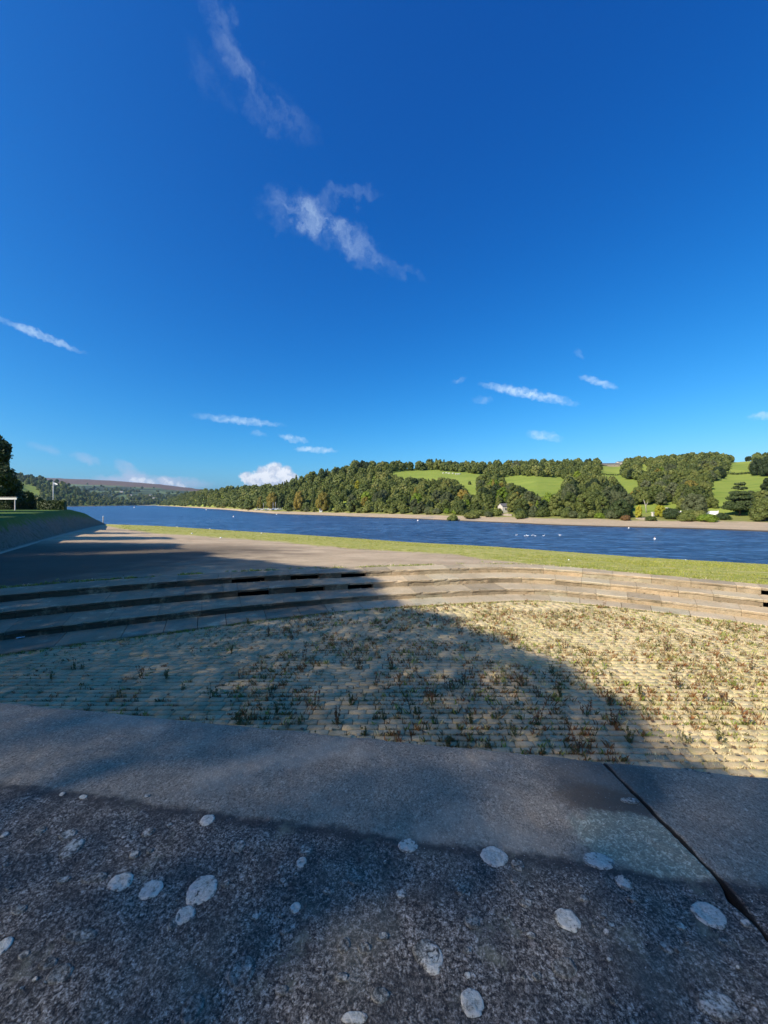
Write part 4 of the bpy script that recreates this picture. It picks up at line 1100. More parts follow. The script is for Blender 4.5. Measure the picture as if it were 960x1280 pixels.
def lobes(R, z0, z1, n_, seed, r=(1.0, 1.8), squash=.7):
    rg = random.Random(seed); out = []
    for i in range(n_):
        a = i * 2.4 + rg.uniform(-.5, .5); t = (i + .5) / n_; rr_ = R * math.sqrt(max(.04, 1 - ((t - .4) / .68) ** 2)) * rg.uniform(.35, squash)
        out.append((rr_ * math.cos(a), rr_ * math.sin(a), z0 + (z1 - z0) * t, rg.uniform(*r)))
    return out
tb = bank_pt(-24, 58)
near_tree('tall dark tree with ragged crown at the left edge above the bank', (tb.x, tb.y, 1.5), lobes(4.6, 3.2, 11.0, 20, 4, (.8, 1.6), 1.0), 9000, .30, 31, M_LEAF_DARK, .28, 10)
tb = bank_pt(-4, 72)
near_tree('lower dark bushy tree behind the white barrier board', (tb.x, tb.y, 1.5), lobes(4.6, 1.2, 5.4, 18, 5, (1.1, 1.9)), 8000, .34, 32, M_LEAF_DARK, .22, 6)
tb = bank_pt(28, 84)
near_tree('small dark tree behind the hedge beside the dark bushy tree', (tb.x, tb.y, 1.4), lobes(2.4, 1.0, 3.1, 10, 6, (.7, 1.2)), 4000, .32, 33, M_LEAF_DARK, .14, 4)
tb = bank_pt(44, 88)
near_tree('pale green shrub showing above the hedge left of the flagpole', (tb.x, tb.y, 1.2), lobes(2.3, .8, 2.3, 9, 8, (.6, 1.0)), 3000, .30, 34, M_LEAF_GREY, .1, 3, 'shrub')

# hedge: two clipped lengths
def hedge(x0, x1, D0, D1, z0, h, label, seed):
    rng = np.random.default_rng(seed); a = bank_pt(x0, D0, z0); b_ = bank_pt(x1, D1, z0); d = (b_ - a); L = d.length; d.normalize(); nn = Vector((-d.y, d.x, 0)); wd = .9
    k = int(L * 260); s = rng.uniform(0, L, k); f = rng.integers(0, 3, k); q = rng.uniform(-1, 1, k); P = np.zeros((k, 3)); Nr = np.zeros((k, 3))
    for i in range(k):
        if f[i] == 2: off = q[i] * wd / 2; z = h; Nr[i] = (0, 0, 1)
        else:
            sg = -1 if f[i] == 0 else 1; off = sg * wd / 2; z = (q[i] * .5 + .5) * h; Nr[i] = nn * sg
        off += rng.normal() * .05; z += rng.normal() * .05
        P[i] = a + d * s[i] + nn * off + Vector((0, 0, z))
    Vq, Fq = leaf_quads(P, Nr, .16, rng)
    c = [a - nn * wd * .45, b_ - nn * wd * .45, b_ + nn * wd * .45, a + nn * wd * .45]
    Vc = np.array([[p.x, p.y, z0 - .2] for p in c] + [[p.x, p.y, z0 + h - .06] for p in c]); Fk = np.array([(4, 5, 6, 7), (0, 1, 5, 4), (1, 2, 6, 5), (2, 3, 7, 6), (3, 0, 4, 7)])
    o = obj('hedge', mesh('hedge', np.concatenate([Vq, Vc]), np.concatenate([Fq, Fk + len(Vq)]), M_LEAF_DARK), label=label, category='hedge')
hedge(48, 82, 59, 60, 1.55, 1.38, 'clipped dark hedge in front of the white flag', 1)
hedge(-60, 47, 60, 63, 1.55, 1.22, 'lower gappy dark hedge behind the white barrier board', 2)
# flagpole
t = thing('flagpole', 'pale flagpole with a small white pennant behind the clipped hedge', 'flagpole', bank_pt(66.5, 66, 1.5))
mb = MB(); mb.tube([(0, 0, 0), (0, 0, 2.5), (0, 0, 4.75)], [.07, .06, .04], 8); mb.ball((0, 0, 4.8), .07); obj('pole', mb.mesh('pole', M_WHITE, True), t)
mb = MB(); n_ = 6
V = []; 
for side in (-.01, .01):
    for i in range(n_ + 1):
        q = i / n_; zc = 4.42 - .06 * q; hh = .34 * (1 - q * .8); yy = .06 * math.sin(q * 5) + side; V += [(.05 + q * .78, yy, zc - hh), (.05 + q * .78, yy, zc + hh * .9)]
m2 = 2 * (n_ + 1)
Fq = [(2 * i, 2 * i + 2, 2 * i + 3, 2 * i + 1) for i in range(n_)] + [(m2 + 2 * i + 1, m2 + 2 * i + 3, m2 + 2 * i + 2, m2 + 2 * i) for i in range(n_)]
Fq += [(2 * i, m2 + 2 * i, m2 + 2 * i + 2, 2 * i + 2) for i in range(n_)] + [(2 * i + 1, 2 * i + 3, m2 + 2 * i + 3, m2 + 2 * i + 1) for i in range(n_)]
obj('pennant', mesh('pennant', V, Fq, M_WHITE, True), t)
# white barrier board on posts
p0 = bank_pt(-30, 52, 1.55); p1 = bank_pt(21, 52, 1.55)
t = thing('white_barrier', 'long white board on thin posts at the left edge before the hedge', 'barrier', p0)
L = p1.x - p0.x
obj('board', MB().box(0, L, -.03, .03, 1.56, 1.82).mesh('board', M_WHITE), t)
obj('ledge', MB().box(-.02, L + .03, -.10, .14, 1.845, 1.885).mesh('ledge', M_WHITE), t)
for xx in (.3, L * .5, L - .32): obj('post', MB().box(xx - .05, xx + .05, .035, .125, -.1, 1.84).mesh('post', M_METAL), t)
# shore marker post
pp = pxg(129, 654.3, WATER + .15)
t = thing('marker_post', 'slim pale marker post standing at the edge of the near shore', 'post', (pp.x, pp.y, WATER))
mb = MB(); mb.tube([(0, 0, -1), (0, 0, 3.2)], [.22, .19], 8); obj('shaft', mb.mesh('shaft', M_PALE, True), t)
mb = MB(); mb.tube([(0, 0, 3.2), (0, 0, 3.42), (0, 0, 3.5)], [.27, .27, .1], 8); obj('cap', mb.mesh('cap', M_WHITE, True), t)

# ------------------------------------------------------------------ unseen grove behind-left of the viewer, leaves cut and thinned to shape the basin's shade
EDGE = [(3.15, -8), (3.1, 2), (2.95, 3.7), (2.72, 4.9), (2.62, 5.7), (2.2, 6.7), (1.9, 7.3), (1.35, 8.3), (.55, 9.15), (-.2, 10.2), (0.0, 11.5), (-1.5, 12.8), (-3.4, 14.2), (-5.0, 15.8), (-8.0, 17.6), (-9.5, 20.5), (-13.5, 24), (-17, 31),
        (-24, 40), (-33, 53), (-60, 90), (-200, 90), (-200, -60), (3.15, -60)]
SHADE_DEPTH = 2.0
HOLE = [(1.35, 5.35), (1.75, 5.2), (2.0, 5.5), (1.8, 6.0), (1.5, 5.9)]
E_ = np.array(EDGE[:21])
def keep_in_shade(P, margin=0.0):
    k = P[:, 2] / math.tan(rad(SUN_EL)); hx, hy = math.sin(rad(SUN_AZ)), math.cos(rad(SUN_AZ))
    x = P[:, 0] + hx * k; y = P[:, 1] + hy * k
    if margin == 0: x = x + RNG.normal(0, .16, len(x)) + .14 * np.sin(y * 5.0); y = y + RNG.normal(0, .16, len(y)) + .13 * np.sin(x * 4.3)
    ok = inpoly_np(x, y, EDGE) & ~inpoly_np(x, y, HOLE)
    if margin > 0:
        for dx, dy in ((margin, 0), (0, margin), (margin * .7, margin * .7)): ok &= inpoly_np(x + dx, y + dy, EDGE)
        ok &= ~((abs(x - 1.7) < 1.0) & (abs(y - 5.6) < .9))
    # clear of the photograph's view
    ok &= ~((np.abs(P[:, 0]) < P[:, 1] + .8) & (P[:, 1] > 0))
    return ok
GROVE = [((-11.5, -6, .9), 6.2, 8.2, 14.5), ((-15.5, 1, .9), 6.2, 8.0, 15.5), ((-19, -7, .9), 6.0, 8.0, 15.5), ((-22, 8, 1.4), 6.4, 6.5, 15.5), ((-24, -1, .9), 6.0, 8.0, 16.5),
         ((-13, -12, .9), 5.5, 6, 13.5), ((-31, 15.5, 1.5), 6.2, 5, 14.5), ((-30, 3, .9), 6, 8, 17), ((-41, 27, 1.5), 6, 4, 13.5), ((-53, 40, 1.5), 6, 4, 13), ((-7.5, -10, .9), 5.0, 7, 12.5)]
WHERE = ['nearest the viewer beyond the left end of the wall', 'beside the left end of the terraced steps', 'set back on the lawn behind the wall', 'at the foot of the left bank', 'second row on the lawn left of the steps',
         'farthest back behind the viewer', 'on the left bank outside the frame', 'third row on the lawn', 'on the bank near the white barrier', 'on the bank close to the hedge', 'directly behind the viewer']
LEAF = .09
hx_, hy_ = math.sin(rad(SUN_AZ)) / math.tan(rad(SUN_EL)), math.cos(rad(SUN_AZ)) / math.tan(rad(SUN_EL))
raw = []
for i, (loc, R, z0, z1) in enumerate(GROVE):
    loc = np.array((loc[0] + 1.2, loc[1] - 2.0, loc[2]))
    lb = np.array(lobes(R, z0 - loc[2], z1 - loc[2], 26, 40 + i, (2.3, 3.2), .85)); rng = np.random.default_rng(50 + i); k = 260000
    w_ = lb[:, 3] ** 3; idx = rng.choice(len(lb), k, p=w_ / w_.sum()); d = rng.normal(size=(k, 3)); d /= np.linalg.norm(d, axis=1, keepdims=True)
    P = lb[idx, :3] + d * (lb[idx, 3] * rng.uniform(0, 1, k) ** .4)[:, None] + loc
    m_ = keep_in_shade(P); raw.append((loc, z1, P[m_], d[m_]))
allP = np.concatenate([q[2] for q in raw]); CELL = .35
gx = allP[:, 0] + hx_ * allP[:, 2]; gy = allP[:, 1] + hy_ * allP[:, 2]
gi = ((gx + 90) / CELL).astype(int); gj = ((gy + 60) / CELL).astype(int); cnt = np.zeros((gi.max() + 3, gj.max() + 3)); np.add.at(cnt, (gi, gj), 1)
sm = cnt.copy()
for _ in range(1): sm[1:-1, 1:-1] = (sm[1:-1, 1:-1] * 2 + sm[:-2, 1:-1] + sm[2:, 1:-1] + sm[1:-1, :-2] + sm[1:-1, 2:]) / 6
want = (1 + .32 * np.clip((gy - 3.4) / 1.5, 0, 1)) * np.interp(gx + .45 * (gy - 3), [-9, -3.5, 0], [4.2, 3.0, SHADE_DEPTH]) / (.35 * LEAF ** 2) * math.sin(rad(SUN_EL)) * CELL ** 2     # leaves per cell
pk = want / np.maximum(sm[gi, gj], 1); keepm = RNG.random(len(pk)) < pk; o0 = 0
for i, (loc, z1, P, d) in enumerate(raw):
    m_ = keepm[o0:o0 + len(P)]; o0 += len(P); Vq, Fq = leaf_quads(P[m_] - loc, d[m_], LEAF, RNG)
    t = thing('unseen_shade_tree', 'large unseen tree with leaves cut to shape the shade, ' + WHERE[i], 'tree', loc)
    if len(Fq): obj('crown', mesh('crown', Vq, Fq, M_LEAF_SUN), t)
    obj('trunk', trunk_mesh('trunk', z1 * .6, .34, 50 + i, 3, .4), t)

# ------------------------------------------------------------------ weeds and grass on the setts
def blades(spots, seed):
    """spots: x,y,z,height,colour,n ; returns joined two-triangle blades"""
    rng = np.random.default_rng(seed); VV = []; CC = []
    for (x, y, z, h, c, n_, spr, wd) in spots:
        a = rng.uniform(0, 6.283, n_); r = rng.uniform(0, spr, n_); bx = x + np.cos(a) * r; by = y + np.sin(a) * r * .6
        hh = h * rng.uniform(.4, 1.15, n_); ln = rng.uniform(.1, .75, n_) * hh; da = rng.uniform(0, 6.283, n_)
        tx = bx + np.cos(da) * ln; ty = by + np.sin(da) * ln; mx = bx + np.cos(da) * ln * .35; my = by + np.sin(da) * ln * .35
        w2 = wd * rng.uniform(.6, 1.3, n_) / 2; pa = rng.uniform(0, 3.14, n_); px = np.cos(pa) * w2; py = np.sin(pa) * w2
        b1 = np.stack([bx - px, by - py, np.full(n_, z)], 1); b2 = np.stack([bx + px, by + py, np.full(n_, z)], 1)
        m2 = np.stack([mx + px * .8, my + py * .8, z + hh * .62], 1); m1 = np.stack([tx, ty, z + hh], 1)
        VV.append(np.stack([b1, b2, m2, m1], 1).reshape(-1, 3)); CC.append(np.repeat(np.array(c)[None] * rng.uniform(.75, 1.25, (n_, 1)), 4, 0))
    V = np.concatenate(VV); return V, np.arange(len(V)).reshape(-1, 4), np.clip(np.concatenate(CC), 0, 1)
def mat_blade(name):
    m_, n, b, o = newmat(name); c = attr(n, 'tint', 'Color'); setc(n, b, c, .6, None, .2)
    t = n.n('ShaderNodeBsdfTranslucent', ins={'Color': c}); mx = n.n('ShaderNodeMixShader', ins={0: .25, 1: b.outputs[0], 2: t.outputs[0]}); n.t.links.new(mx.outputs[0], o.inputs[0]); return m_
M_BLADE = mat_blade('grass_blades')
STRAW = (.76, .62, .32); STR2 = (.88, .75, .45); GRN = (.24, .30, .055); GRN2 = (.40, .43, .09); OLV = (.17, .145, .05); RUST = (.32, .15, .055); DRY = (.46, .33, .15)
rg = random.Random(77)
def joint_y(y): return round((y - 1.5) / PITCH - .5) * PITCH + 1.5 + PITCH / 2
spots = []
def carpet(x, y):
    """how thickly dry grass and moss lie over the setts, 0..1"""
    v = .0
    e = float(np.interp(y, [3, 5, 6.5, 8, 9.5, 10.5], [2.5, 2.6, 2.4, 1.8, .9, .3]))
    v = max(0, min(1, (x - e) / 1.0))
    v *= .35 + .9 * max(0, min(1, .55 + fbm(x * .55, y * .8, 8) * 1.5))
    if 2.3 < x < 6.2 and y > 8.9: v *= .35       # cleaner strip at the corner of the steps
    b_ = max(0, 1 - abs(y - (9.05 + .28 * (x + 1))) / .5) if -3 < x < 3.2 else 0
    return min(1, max(v, b_ * (.55 + .6 * fbm(x, y, 3))))
for _ in range(95000):
    y = rg.uniform(2.9, 10.6); x = rg.uniform(-1.02, 1.08) * y
    if rg.random() > (y / 10.6) * .85 + .22: continue
    if not inpoly(x, y, FLOOR_POLY): continue
    c = carpet(x, y)
    if rg.random() < c * .62:
        g = fbm(x * .7, y * 1.2, 4) + .35 * (1 if (2.5 < x < 8 and 7.2 < y < 8.6) else 0)
        col = rg.choices((STRAW, STR2, GRN2, GRN, RUST, DRY), (7, 6, 1.5 + 5 * max(0, g), .6 + 2 * max(0, g), 1.5, 3))[0]
        spots.append((x, y if rg.random() < .5 else joint_y(y), -.01, rg.uniform(.012, .042), col, rg.randint(4, 7), .05, .010))
for _ in range(30000):
    y = rg.uniform(3.0, 10.5); x = rg.uniform(-1.02, 1.08) * y
    if rg.random() > y / 10.5 * .8 + .25 or not inpoly(x, y, FLOOR_POLY): continue
    if fbm(x * .9, y * .9, 12) < -.12 + .12 * (x < -3): continue
    if x < -3.5 and rg.random() < .55 : continue
    col = rg.choices((OLV, GRN, GRN2, RUST, DRY, STRAW), (4, 1.0, 1.2, 3.4 + 12 * max(0, fbm(x * 1.1, y * 1.1, 20)), 2.2, 1.0))[0]
    spots.append((x, joint_y(y), -.02, rg.uniform(.035, .095) * (.65 if x < -2 else 1), col, rg.randint(5, 10), .04, .007))
for _ in range(2600):        # fringe where the kerb meets the setts
    s = rg.uniform(2, S_END - 2); q = stp(s, -.70 - abs(rg.gauss(0, .05)))
    spots.append((q[0], q[1], -.01, rg.uniform(.02, .06), rg.choices((GRN, GRN2, OLV, STRAW), (3, 2, 3, 2 if q[0] > 0 else .5))[0], 6, .05, .007))
Vb, Fb, Cb = blades(spots, 3)
o = obj('weeds', mesh('weeds', Vb, Fb, M_BLADE, False, {'tint': Cb}), kind='stuff'); o['label'] = 'low dry grass and green weeds growing in the joints of the setts'; o['category'] = 'weeds'
spots = []
for _ in range(9000):        # turf fringe behind the top step
    s = rg.uniform(.5, S_END - .5); off_ = 2.44 + abs(rg.gauss(0, .16)); q = stp(s, off_); xx = 480 + F * q[0] / max(q[1], 1)
    if xx > 640 and rg.random() < .5: continue
    if fbm(s * 1.3, off_, 2) < -.12: continue
    spots.append((q[0], q[1], .43, rg.uniform(.03, .07), rg.choices((GRN, GRN2, OLV, STR2), (3, 3, 2, 1.4 if q[0] > -1 else .4))[0], 7, .08, .010))
Vb, Fb, Cb = blades(spots, 4)
o = obj('turf_fringe', mesh('turf_fringe', Vb, Fb, M_BLADE, False, {'tint': Cb}), kind='stuff'); o['label'] = 'ragged green grass along the back edge of the top step'; o['category'] = 'grass'
# short growth on the green strip
spots = []
for _ in range(26000):
    x = rg.uniform(150, 985); u = (x - 480) / F; D0 = bedD0(u); Ds = shoreD(x); D = D0 + (Ds - D0) * rg.random() ** 1.7; z = bed_z(x, D)
    ys = 630 + (CZ - z) / D * F; gy = float(np.interp(x, gr_x, gr_y))
    if ys > gy - .5 + 2 * fbm(u * D * .4, D * .4): continue
    spots.append((u * D, D, z - .03, rg.uniform(.03, .09) * (1 + D * .01), rg.choices(((.27, .29, .045), (.36, .36, .065), (.46, .41, .15)), (3, 4, 1.3))[0], 4, .15 + D * .004, .012 + D * .0006))
Vb, Fb, Cb = blades(spots, 5)
o = obj('shore_grass', mesh('shore_grass', Vb, Fb, M_BLADE, False, {'tint': Cb}), kind='stuff'); o['label'] = 'yellow-green growth on the strip beside the near water'; o['category'] = 'grass'

# dock plants and tufts large enough to pick out
def plant_meshes(name, seed, h, col_a, col_b, n_stem):
    rng = random.Random(seed); V = []; C = []; Fq = []
    def quad(p, a, b, c):
        o_ = len(V); V.extend([p - a - b, p + a - b, p + a * .6 + b, p - a * .6 + b]); C.extend([c] * 4); Fq.append((o_, o_ + 1, o_ + 2, o_ + 3))
    for i in range(n_stem):
        a = rng.uniform(0, 6.28); lean = rng.uniform(.05, .35); hh = h * rng.uniform(.55, 1.1); base = Vector((rng.gauss(0, .02), rng.gauss(0, .015), 0))
        tip = base + Vector((math.cos(a) * lean * hh, math.sin(a) * lean * hh, hh)); side = Vector((-math.sin(a), math.cos(a), 0)) * .0022
        ax = (tip - base) / 2
        for sd_ in (side, Vector((math.cos(a), math.sin(a), 0)) * .0022): quad(base + ax, sd_, ax, col_a)
        for k in range(9):
            q = rng.uniform(.35, 1.0); p = base + (tip - base) * q; e = Vector((rng.gauss(0, 1), rng.gauss(0, 1), rng.gauss(0, .7))).normalized(); f = e.cross(Vector((rng.gauss(0, 1), rng.gauss(0, 1), 1))).normalized()
            quad(p + e * .006, e * .0055, f * .008, col_b)
    for i in range(7):
        a = rng.uniform(0, 6.28); L = rng.uniform(.4, .8) * h * .6; d = Vector((math.cos(a), math.sin(a), rng.uniform(.4, 1.2))).normalized() * L / 2; quad(d, Vector((-math.sin(a), math.cos(a), 0)) * .008, d, (.13, .15, .045))
    return mesh(name, [tuple(v) for v in V], np.array(Fq), M_BLADE, False, {'tint': np.array(C)})
PM = [plant_meshes('dock_plant', i, .17, (.17, .085, .04), (.26 - .03 * i, .115, .05), 4 + i) for i in range(3)]
PG = [plant_meshes('green_weed', 10 + i, .13, (.13, .115, .04), (.17, .16, .055), 4 + i) for i in range(3)]
DOCK = [(672, 905), (735, 895), (620, 855), (760, 880), (672, 870), (652, 858), (588, 845), (560, 862), (580, 858), (540, 880), (470, 855), (450, 835), (490, 838), (175, 845), (420, 905), (500, 935), (728, 945), (765, 905),
        (380, 825), (365, 800), (335, 795), (560, 765), (575, 790), (705, 810), (770, 800), (800, 790), (830, 812), (865, 805), (845, 860), (905, 880), (930, 905), (880, 875), (545, 775), (640, 800), (300, 850), (340, 870), (755, 760), (936, 835), (690, 770), (395, 880)]
GW = [(105, 835), (90, 838), (290, 815), (230, 860), (375, 905), (345, 895), (455, 920), (395, 935), (560, 935), (610, 935), (640, 920), (700, 870), (520, 890), (300, 905), (205, 850), (150, 870), (265, 870), (440, 880), (645, 880), (860, 930), (800, 870), (905, 930), (735, 830), (590, 905), (480, 900),
      (60, 850), (320, 760), (415, 765), (690, 840), (310, 780), (680, 945), (790, 930)]
for (lst, pm_, nm, lab, grp) in ((DOCK, PM, 'dock_plant', 'rust-brown dock plant growing from a joint between the setts', 'rust-brown dock plants in the basin'),
                                 (GW, PG, 'green_weed', 'tuft of olive-green weed growing upright between the setts', 'upright green weeds in the basin')):
    for i, (x, y) in enumerate(lst):
        p = pxg(x, y, 0); rep = 1 if y > 830 else 1
        o = obj(nm, pm_[i % 3], None, (p.x, joint_y(p.y), -.02), rg.uniform(0, 6.28), rg.uniform(.95, 1.4), label=lab, category='plant', group=grp)

# ------------------------------------------------------------------ buildings and small things across the water
def house(name, label, p, wd, dp, h, roof, wm, rm, rz=0, nwin=3, cat='house', chim=True):
    t = thing(name, label, cat, p, rz)
    V = [(-wd / 2, -dp / 2, -1), (wd / 2, -dp / 2, -1), (wd / 2, dp / 2, -1), (-wd / 2, dp / 2, -1), (-wd / 2, -dp / 2, h), (wd / 2, -dp / 2, h), (wd / 2, dp / 2, h), (-wd / 2, dp / 2, h), (-wd / 2, 0, h + roof), (wd / 2, 0, h + roof)]
    wl = obj('wall', mesh('wall', V, [(0, 1, 5, 4), (1, 2, 6, 9, 5), (2, 3, 7, 6), (3, 0, 4, 8, 7)], wm), t)
    e = .25; k = roof / (dp / 2)
    V = [(-wd / 2 - e, -dp / 2 - e, h - e * k + .03), (wd / 2 + e, -dp / 2 - e, h - e * k + .03), (wd / 2 + e, 0, h + roof + .03), (-wd / 2 - e, 0, h + roof + .03), (wd / 2 + e, dp / 2 + e, h - e * k + .03), (-wd / 2 - e, dp / 2 + e, h - e * k + .03)]
    V += [(a, b, c + .12) for a, b, c in V]
    rf = obj('roof', mesh('roof', V, [(0, 3, 2, 1), (3, 5, 4, 2), (6, 7, 8, 9), (9, 8, 10, 11), (0, 1, 7, 6), (4, 5, 11, 10), (1, 2, 8, 7), (2, 4, 10, 8), (3, 0, 6, 9), (5, 3, 9, 11)], rm), t)
    if chim: obj('chimney', MB().box(wd * .3, wd * .3 + .7, -.35, .35, h + roof - .5, h + roof + .9).mesh('chimney', wm), rf)
    for i in range(nwin):
        x = -wd / 2 + wd * (i + .5) / nwin
        for zz in ([.9] if h < 3.6 else [.9, 3.4]):
            f = obj('window', MB().box(x - .55, x + .55, -dp / 2 - .06, -dp / 2 + .02, zz, zz + 1.3).mesh('window', M_WHITE), t)
            obj('pane', MB().box(x - .45, x + .45, -dp / 2 - .08, -dp / 2 - .062, zz + .1, zz + 1.2).mesh('pane', M_GLASSD), f)
    return t
def hp(x, y): return HR.pt(x, y)
house('farm_barn', 'long low stone farm range on the hilltop skyline', hp(762, 575.5), 27, 6, 3.2, 1.8, M_HSTONE, M_SLATE, -.05, 5, 'farm building')
house('farmhouse', 'taller cream-fronted farmhouse at the right end of the stone farm range', hp(775, 575.2), 8, 7, 5.4, 1.5, M_CREAM, M_SLATE, 0, 2)
house('farm_barn', 'small stone barn right of the hilltop farmhouse', hp(789, 575), 12, 6, 2.6, 1.6, M_HSTONE, M_SLATE, .1, 2, 'barn')
house('cream_house', 'cream house half hidden by trees behind the far beach', hp(633, 640), 8.0, 5, 3.1, 1.5, M_CREAM, M_SLATE, .25, 2)
house('white_house', 'small white house on the skyline between round dark trees', hp(899, 569.5), 10, 6, 2.8, 1.8, M_WHITE, M_SLATE, 0, 2)
house('white_hut', 'tiny white hut among bushes on the far shore', hp(401, 640.5), 2.2, 2, 2.2, .7, M_WHITE, M_SLATE, .2, 1, 'hut', False)
for x, y, lab in ((152, 616, 'pale far cottage on the valley side below the moor'), (163, 620.5, 'white far farmhouse above the head of the lake'), (192, 624, 'cream far house near the wooded spit'), (171, 622, 'long white far farm building left of the spit'), (188, 620, 'small far house among valley trees')):
    D = HF.at(x, y) or 2600; p = HF.on(x, D)
    house('far_cottage', lab, p, 22, 12, 8, 4, M_CREAM, M_SLATE, .2, 3, 'house', False)
# long white wall and pillars near the far beach
p = hp(846, 645); q = hp(898, 646)
d = q - p; L = math.hypot(d.x, d.y)
t = thing('white_wall', 'long low white garden wall behind the far beach', 'wall', p, math.atan2(d.y, d.x))
k = int(L / 3.2)
for i in range(k): obj('wall_panel', MB().box(i * L / k + .02, (i + 1) * L / k - .22, -.15, .15, -1.5, 1.7).mesh('wall_panel', M_WHITE), t)
for i in range(k + 1): obj('wall_pier', MB().box(i * L / k - .2, i * L / k, -.2, .2, -1.5, 1.95).mesh('wall_pier', M_WHITE), t)
for x, y, h, nm, lab in ((777, 648.5, 2.4, 'stone_pillar', 'pale squat pillar beside the russet bush'), (834, 648.5, 3.8, 'stone_pillar', 'tall pale pillar right of the yellow rounded tree'), (816, 649, 2.8, 'stone_pillar', 'grey pillar left of the yellow rounded tree')):
    p = hp(x, y); t = thing(nm, lab, 'pillar', p, .3)
    obj('shaft', MB().box(-.35, .35, -.35, .35, -.8, h).mesh('shaft', M_CREAM), t); obj('cap', MB().box(-.5, .5, -.5, .5, h + .003, h + .3).mesh('cap', M_CREAM), t)
t = thing('dead_trunk', 'bare bleached trunk leaning by the pillars on the far shore', 'dead tree', hp(808, 643))
mb = MB(); mb.tube([(0, 0, -.5), (-.3, 0, 3), (-1.2, .2, 6.2)], [.28, .2, .08]); obj('trunk', mb.mesh('trunk', M_PALE, True), t)
mb = MB(); mb.tube([(-.3, 0, 3), (.6, .1, 4.6), (.9, .2, 5.4)], [.15, .1, .04]); obj('branch', mb.mesh('branch', M_PALE, True), t)
# drystone retaining walls near the cream house
for x0, x1, y, lab in ((617, 640, 645, 'low pale retaining wall below the cream house'), (795, 812, 650, 'short stone jetty wall on the beach by the yellow trees')):
    a = hp(x0, y); b_ = hp(x1, y + 1); d = b_ - a; L = math.hypot(d.x, d.y); t = thing('retaining_wall', lab, 'wall', a, math.atan2(d.y, d.x)); k = max(3, int(L / 1.6))
    for i in range(k): obj('stone', MB().box(i * L / k + .04, (i + 1) * L / k - .04, -.3 - .08 * (i % 2), .3, -1, .5 + .12 * (i % 3)).mesh('stone', M_HSTONE), t)
# hedge lines between the pastures
def hedge_line(pts, label, h=1.6):
    rng = np.random.default_rng(len(pts) * 13); VV = []; FF = []; off = 0
    for (xa, ya), (xb, yb) in zip(pts[:-1], pts[1:]):
        a = hp(xa, ya); b_ = hp(xb, yb); n_ = max(2, int((b_ - a).length / 1.6))
        for i in range(n_):
            q = i / n_; x = xa + (xb - xa) * q; y = ya + (yb - ya) * q; c = a.lerp(b_, q); D = c.y; c.z = HR.z(480 + F * c.x / c.y, c.y)
            P = rng.normal(size=(34, 3)); P /= np.linalg.norm(P, axis=1, keepdims=True); hh = h * rng.uniform(.8, 1.3)
            Pq = P * np.array([1.3, 1.0, hh * .5]) + np.array([c.x, c.y, c.z + hh * .5]); v, f = leaf_quads(Pq, P, .55, rng); VV.append(v); FF.append(f + off); off += len(v)
    obj('field_hedge', mesh('field_hedge', np.concatenate(VV), np.concatenate(FF), M_LEAF_DARK), label=label, category='hedge')
hedge_line([(905, 593.5), (935, 593), (975, 594.5)], 'dark hedge between the two right-hand pastures', 1.8)
hedge_line([(752, 593.5), (778, 594)], 'thin hedge across the pasture below the stone farm')
hedge_line([(752, 580.5), (778, 580)], 'upper hedge of the pasture just below the stone farm')
hedge_line([(608, 597), (640, 593.5), (665, 594)], 'hedge along the top of the middle pasture', 2.2)
hedge_line([(490, 587), (530, 586), (560, 588)], 'hedge along the top of the upper left pasture', 2.0)

# animals built as one skin over a jointed skeleton
def skinned(name, verts, edges, radii, mat, sub=1):
    me = bpy.data.meshes.new(name); me.from_pydata(verts, edges, []); o = bpy.data.objects.new(name, me); COL.objects.link(o)
    mo = o.modifiers.new('skin', 'SKIN'); o.modifiers.new('sub', 'SUBSURF').levels = sub
    for i, r in enumerate(radii): me.skin_vertices[0].data[i].radius = r if hasattr(r, '__len__') else (r, r)
    me.skin_vertices[0].data[0].use_root = True
    dg = bpy.context.evaluated_depsgraph_get(); ev = bpy.data.meshes.new_from_object(o.evaluated_get(dg)); bpy.data.objects.remove(o); ev.materials.clear(); ev.materials.append(mat); ev.name = name
    ev.polygons.foreach_set('use_smooth', np.ones(len(ev.polygons), bool)); return ev
cow = skinned('cow', [(0, 0, 1.0), (.55, 0, 1.02), (-.65, 0, 1.05), (.95, 0, 1.05), (1.3, 0, .62), (1.52, 0, .22), (-.6, .26, .75), (-.68, .27, .42), (-.6, .27, 0), (-.6, -.26, .75), (-.68, -.27, .42), (-.6, -.27, 0),
  (.62, .24, .68), (.60, .24, .36), (.62, .24, 0), (.62, -.24, .68), (.60, -.24, .36), (.62, -.24, 0), (-.98, 0, 1.2), (-1.05, 0, .6), (1.34, .2, .72), (1.34, -.2, .72)],
  [(0, 1), (0, 2), (1, 3), (3, 4), (4, 5), (2, 6), (6, 7), (7, 8), (2, 9), (9, 10), (10, 11), (1, 12), (12, 13), (13, 14), (1, 15), (15, 16), (16, 17), (2, 18), (18, 19), (4, 20), (4, 21)],
  [.40, .38, .34, .26, .17, .10, .17, .10, .06, .17, .10, .06, .13, .09, .06, .13, .09, .06, .06, .03, .05, .05], M_COW)
COWS = [(554, 592.5, .3), (558, 592.3, .1), (561.5, 592.8, 2.9), (566, 593, .2), (570, 593.6, .4), (573, 594.2, 3.3), (575, 593.2, .9), (638.5, 595.5, .2)]
for i, (x, y, a) in enumerate(COWS):
    p = hp(x, y); lab = 'white cow grazing in the upper left pasture below the skyline trees' if i < 7 else 'lone white cow at the left end of the middle pasture'
    o = obj('cow', cow, None, (p.x, p.y, p.z), a, 1.15, label=lab, category='cow')
    if i < 7: o['group'] = 'white cows grazing in a row'
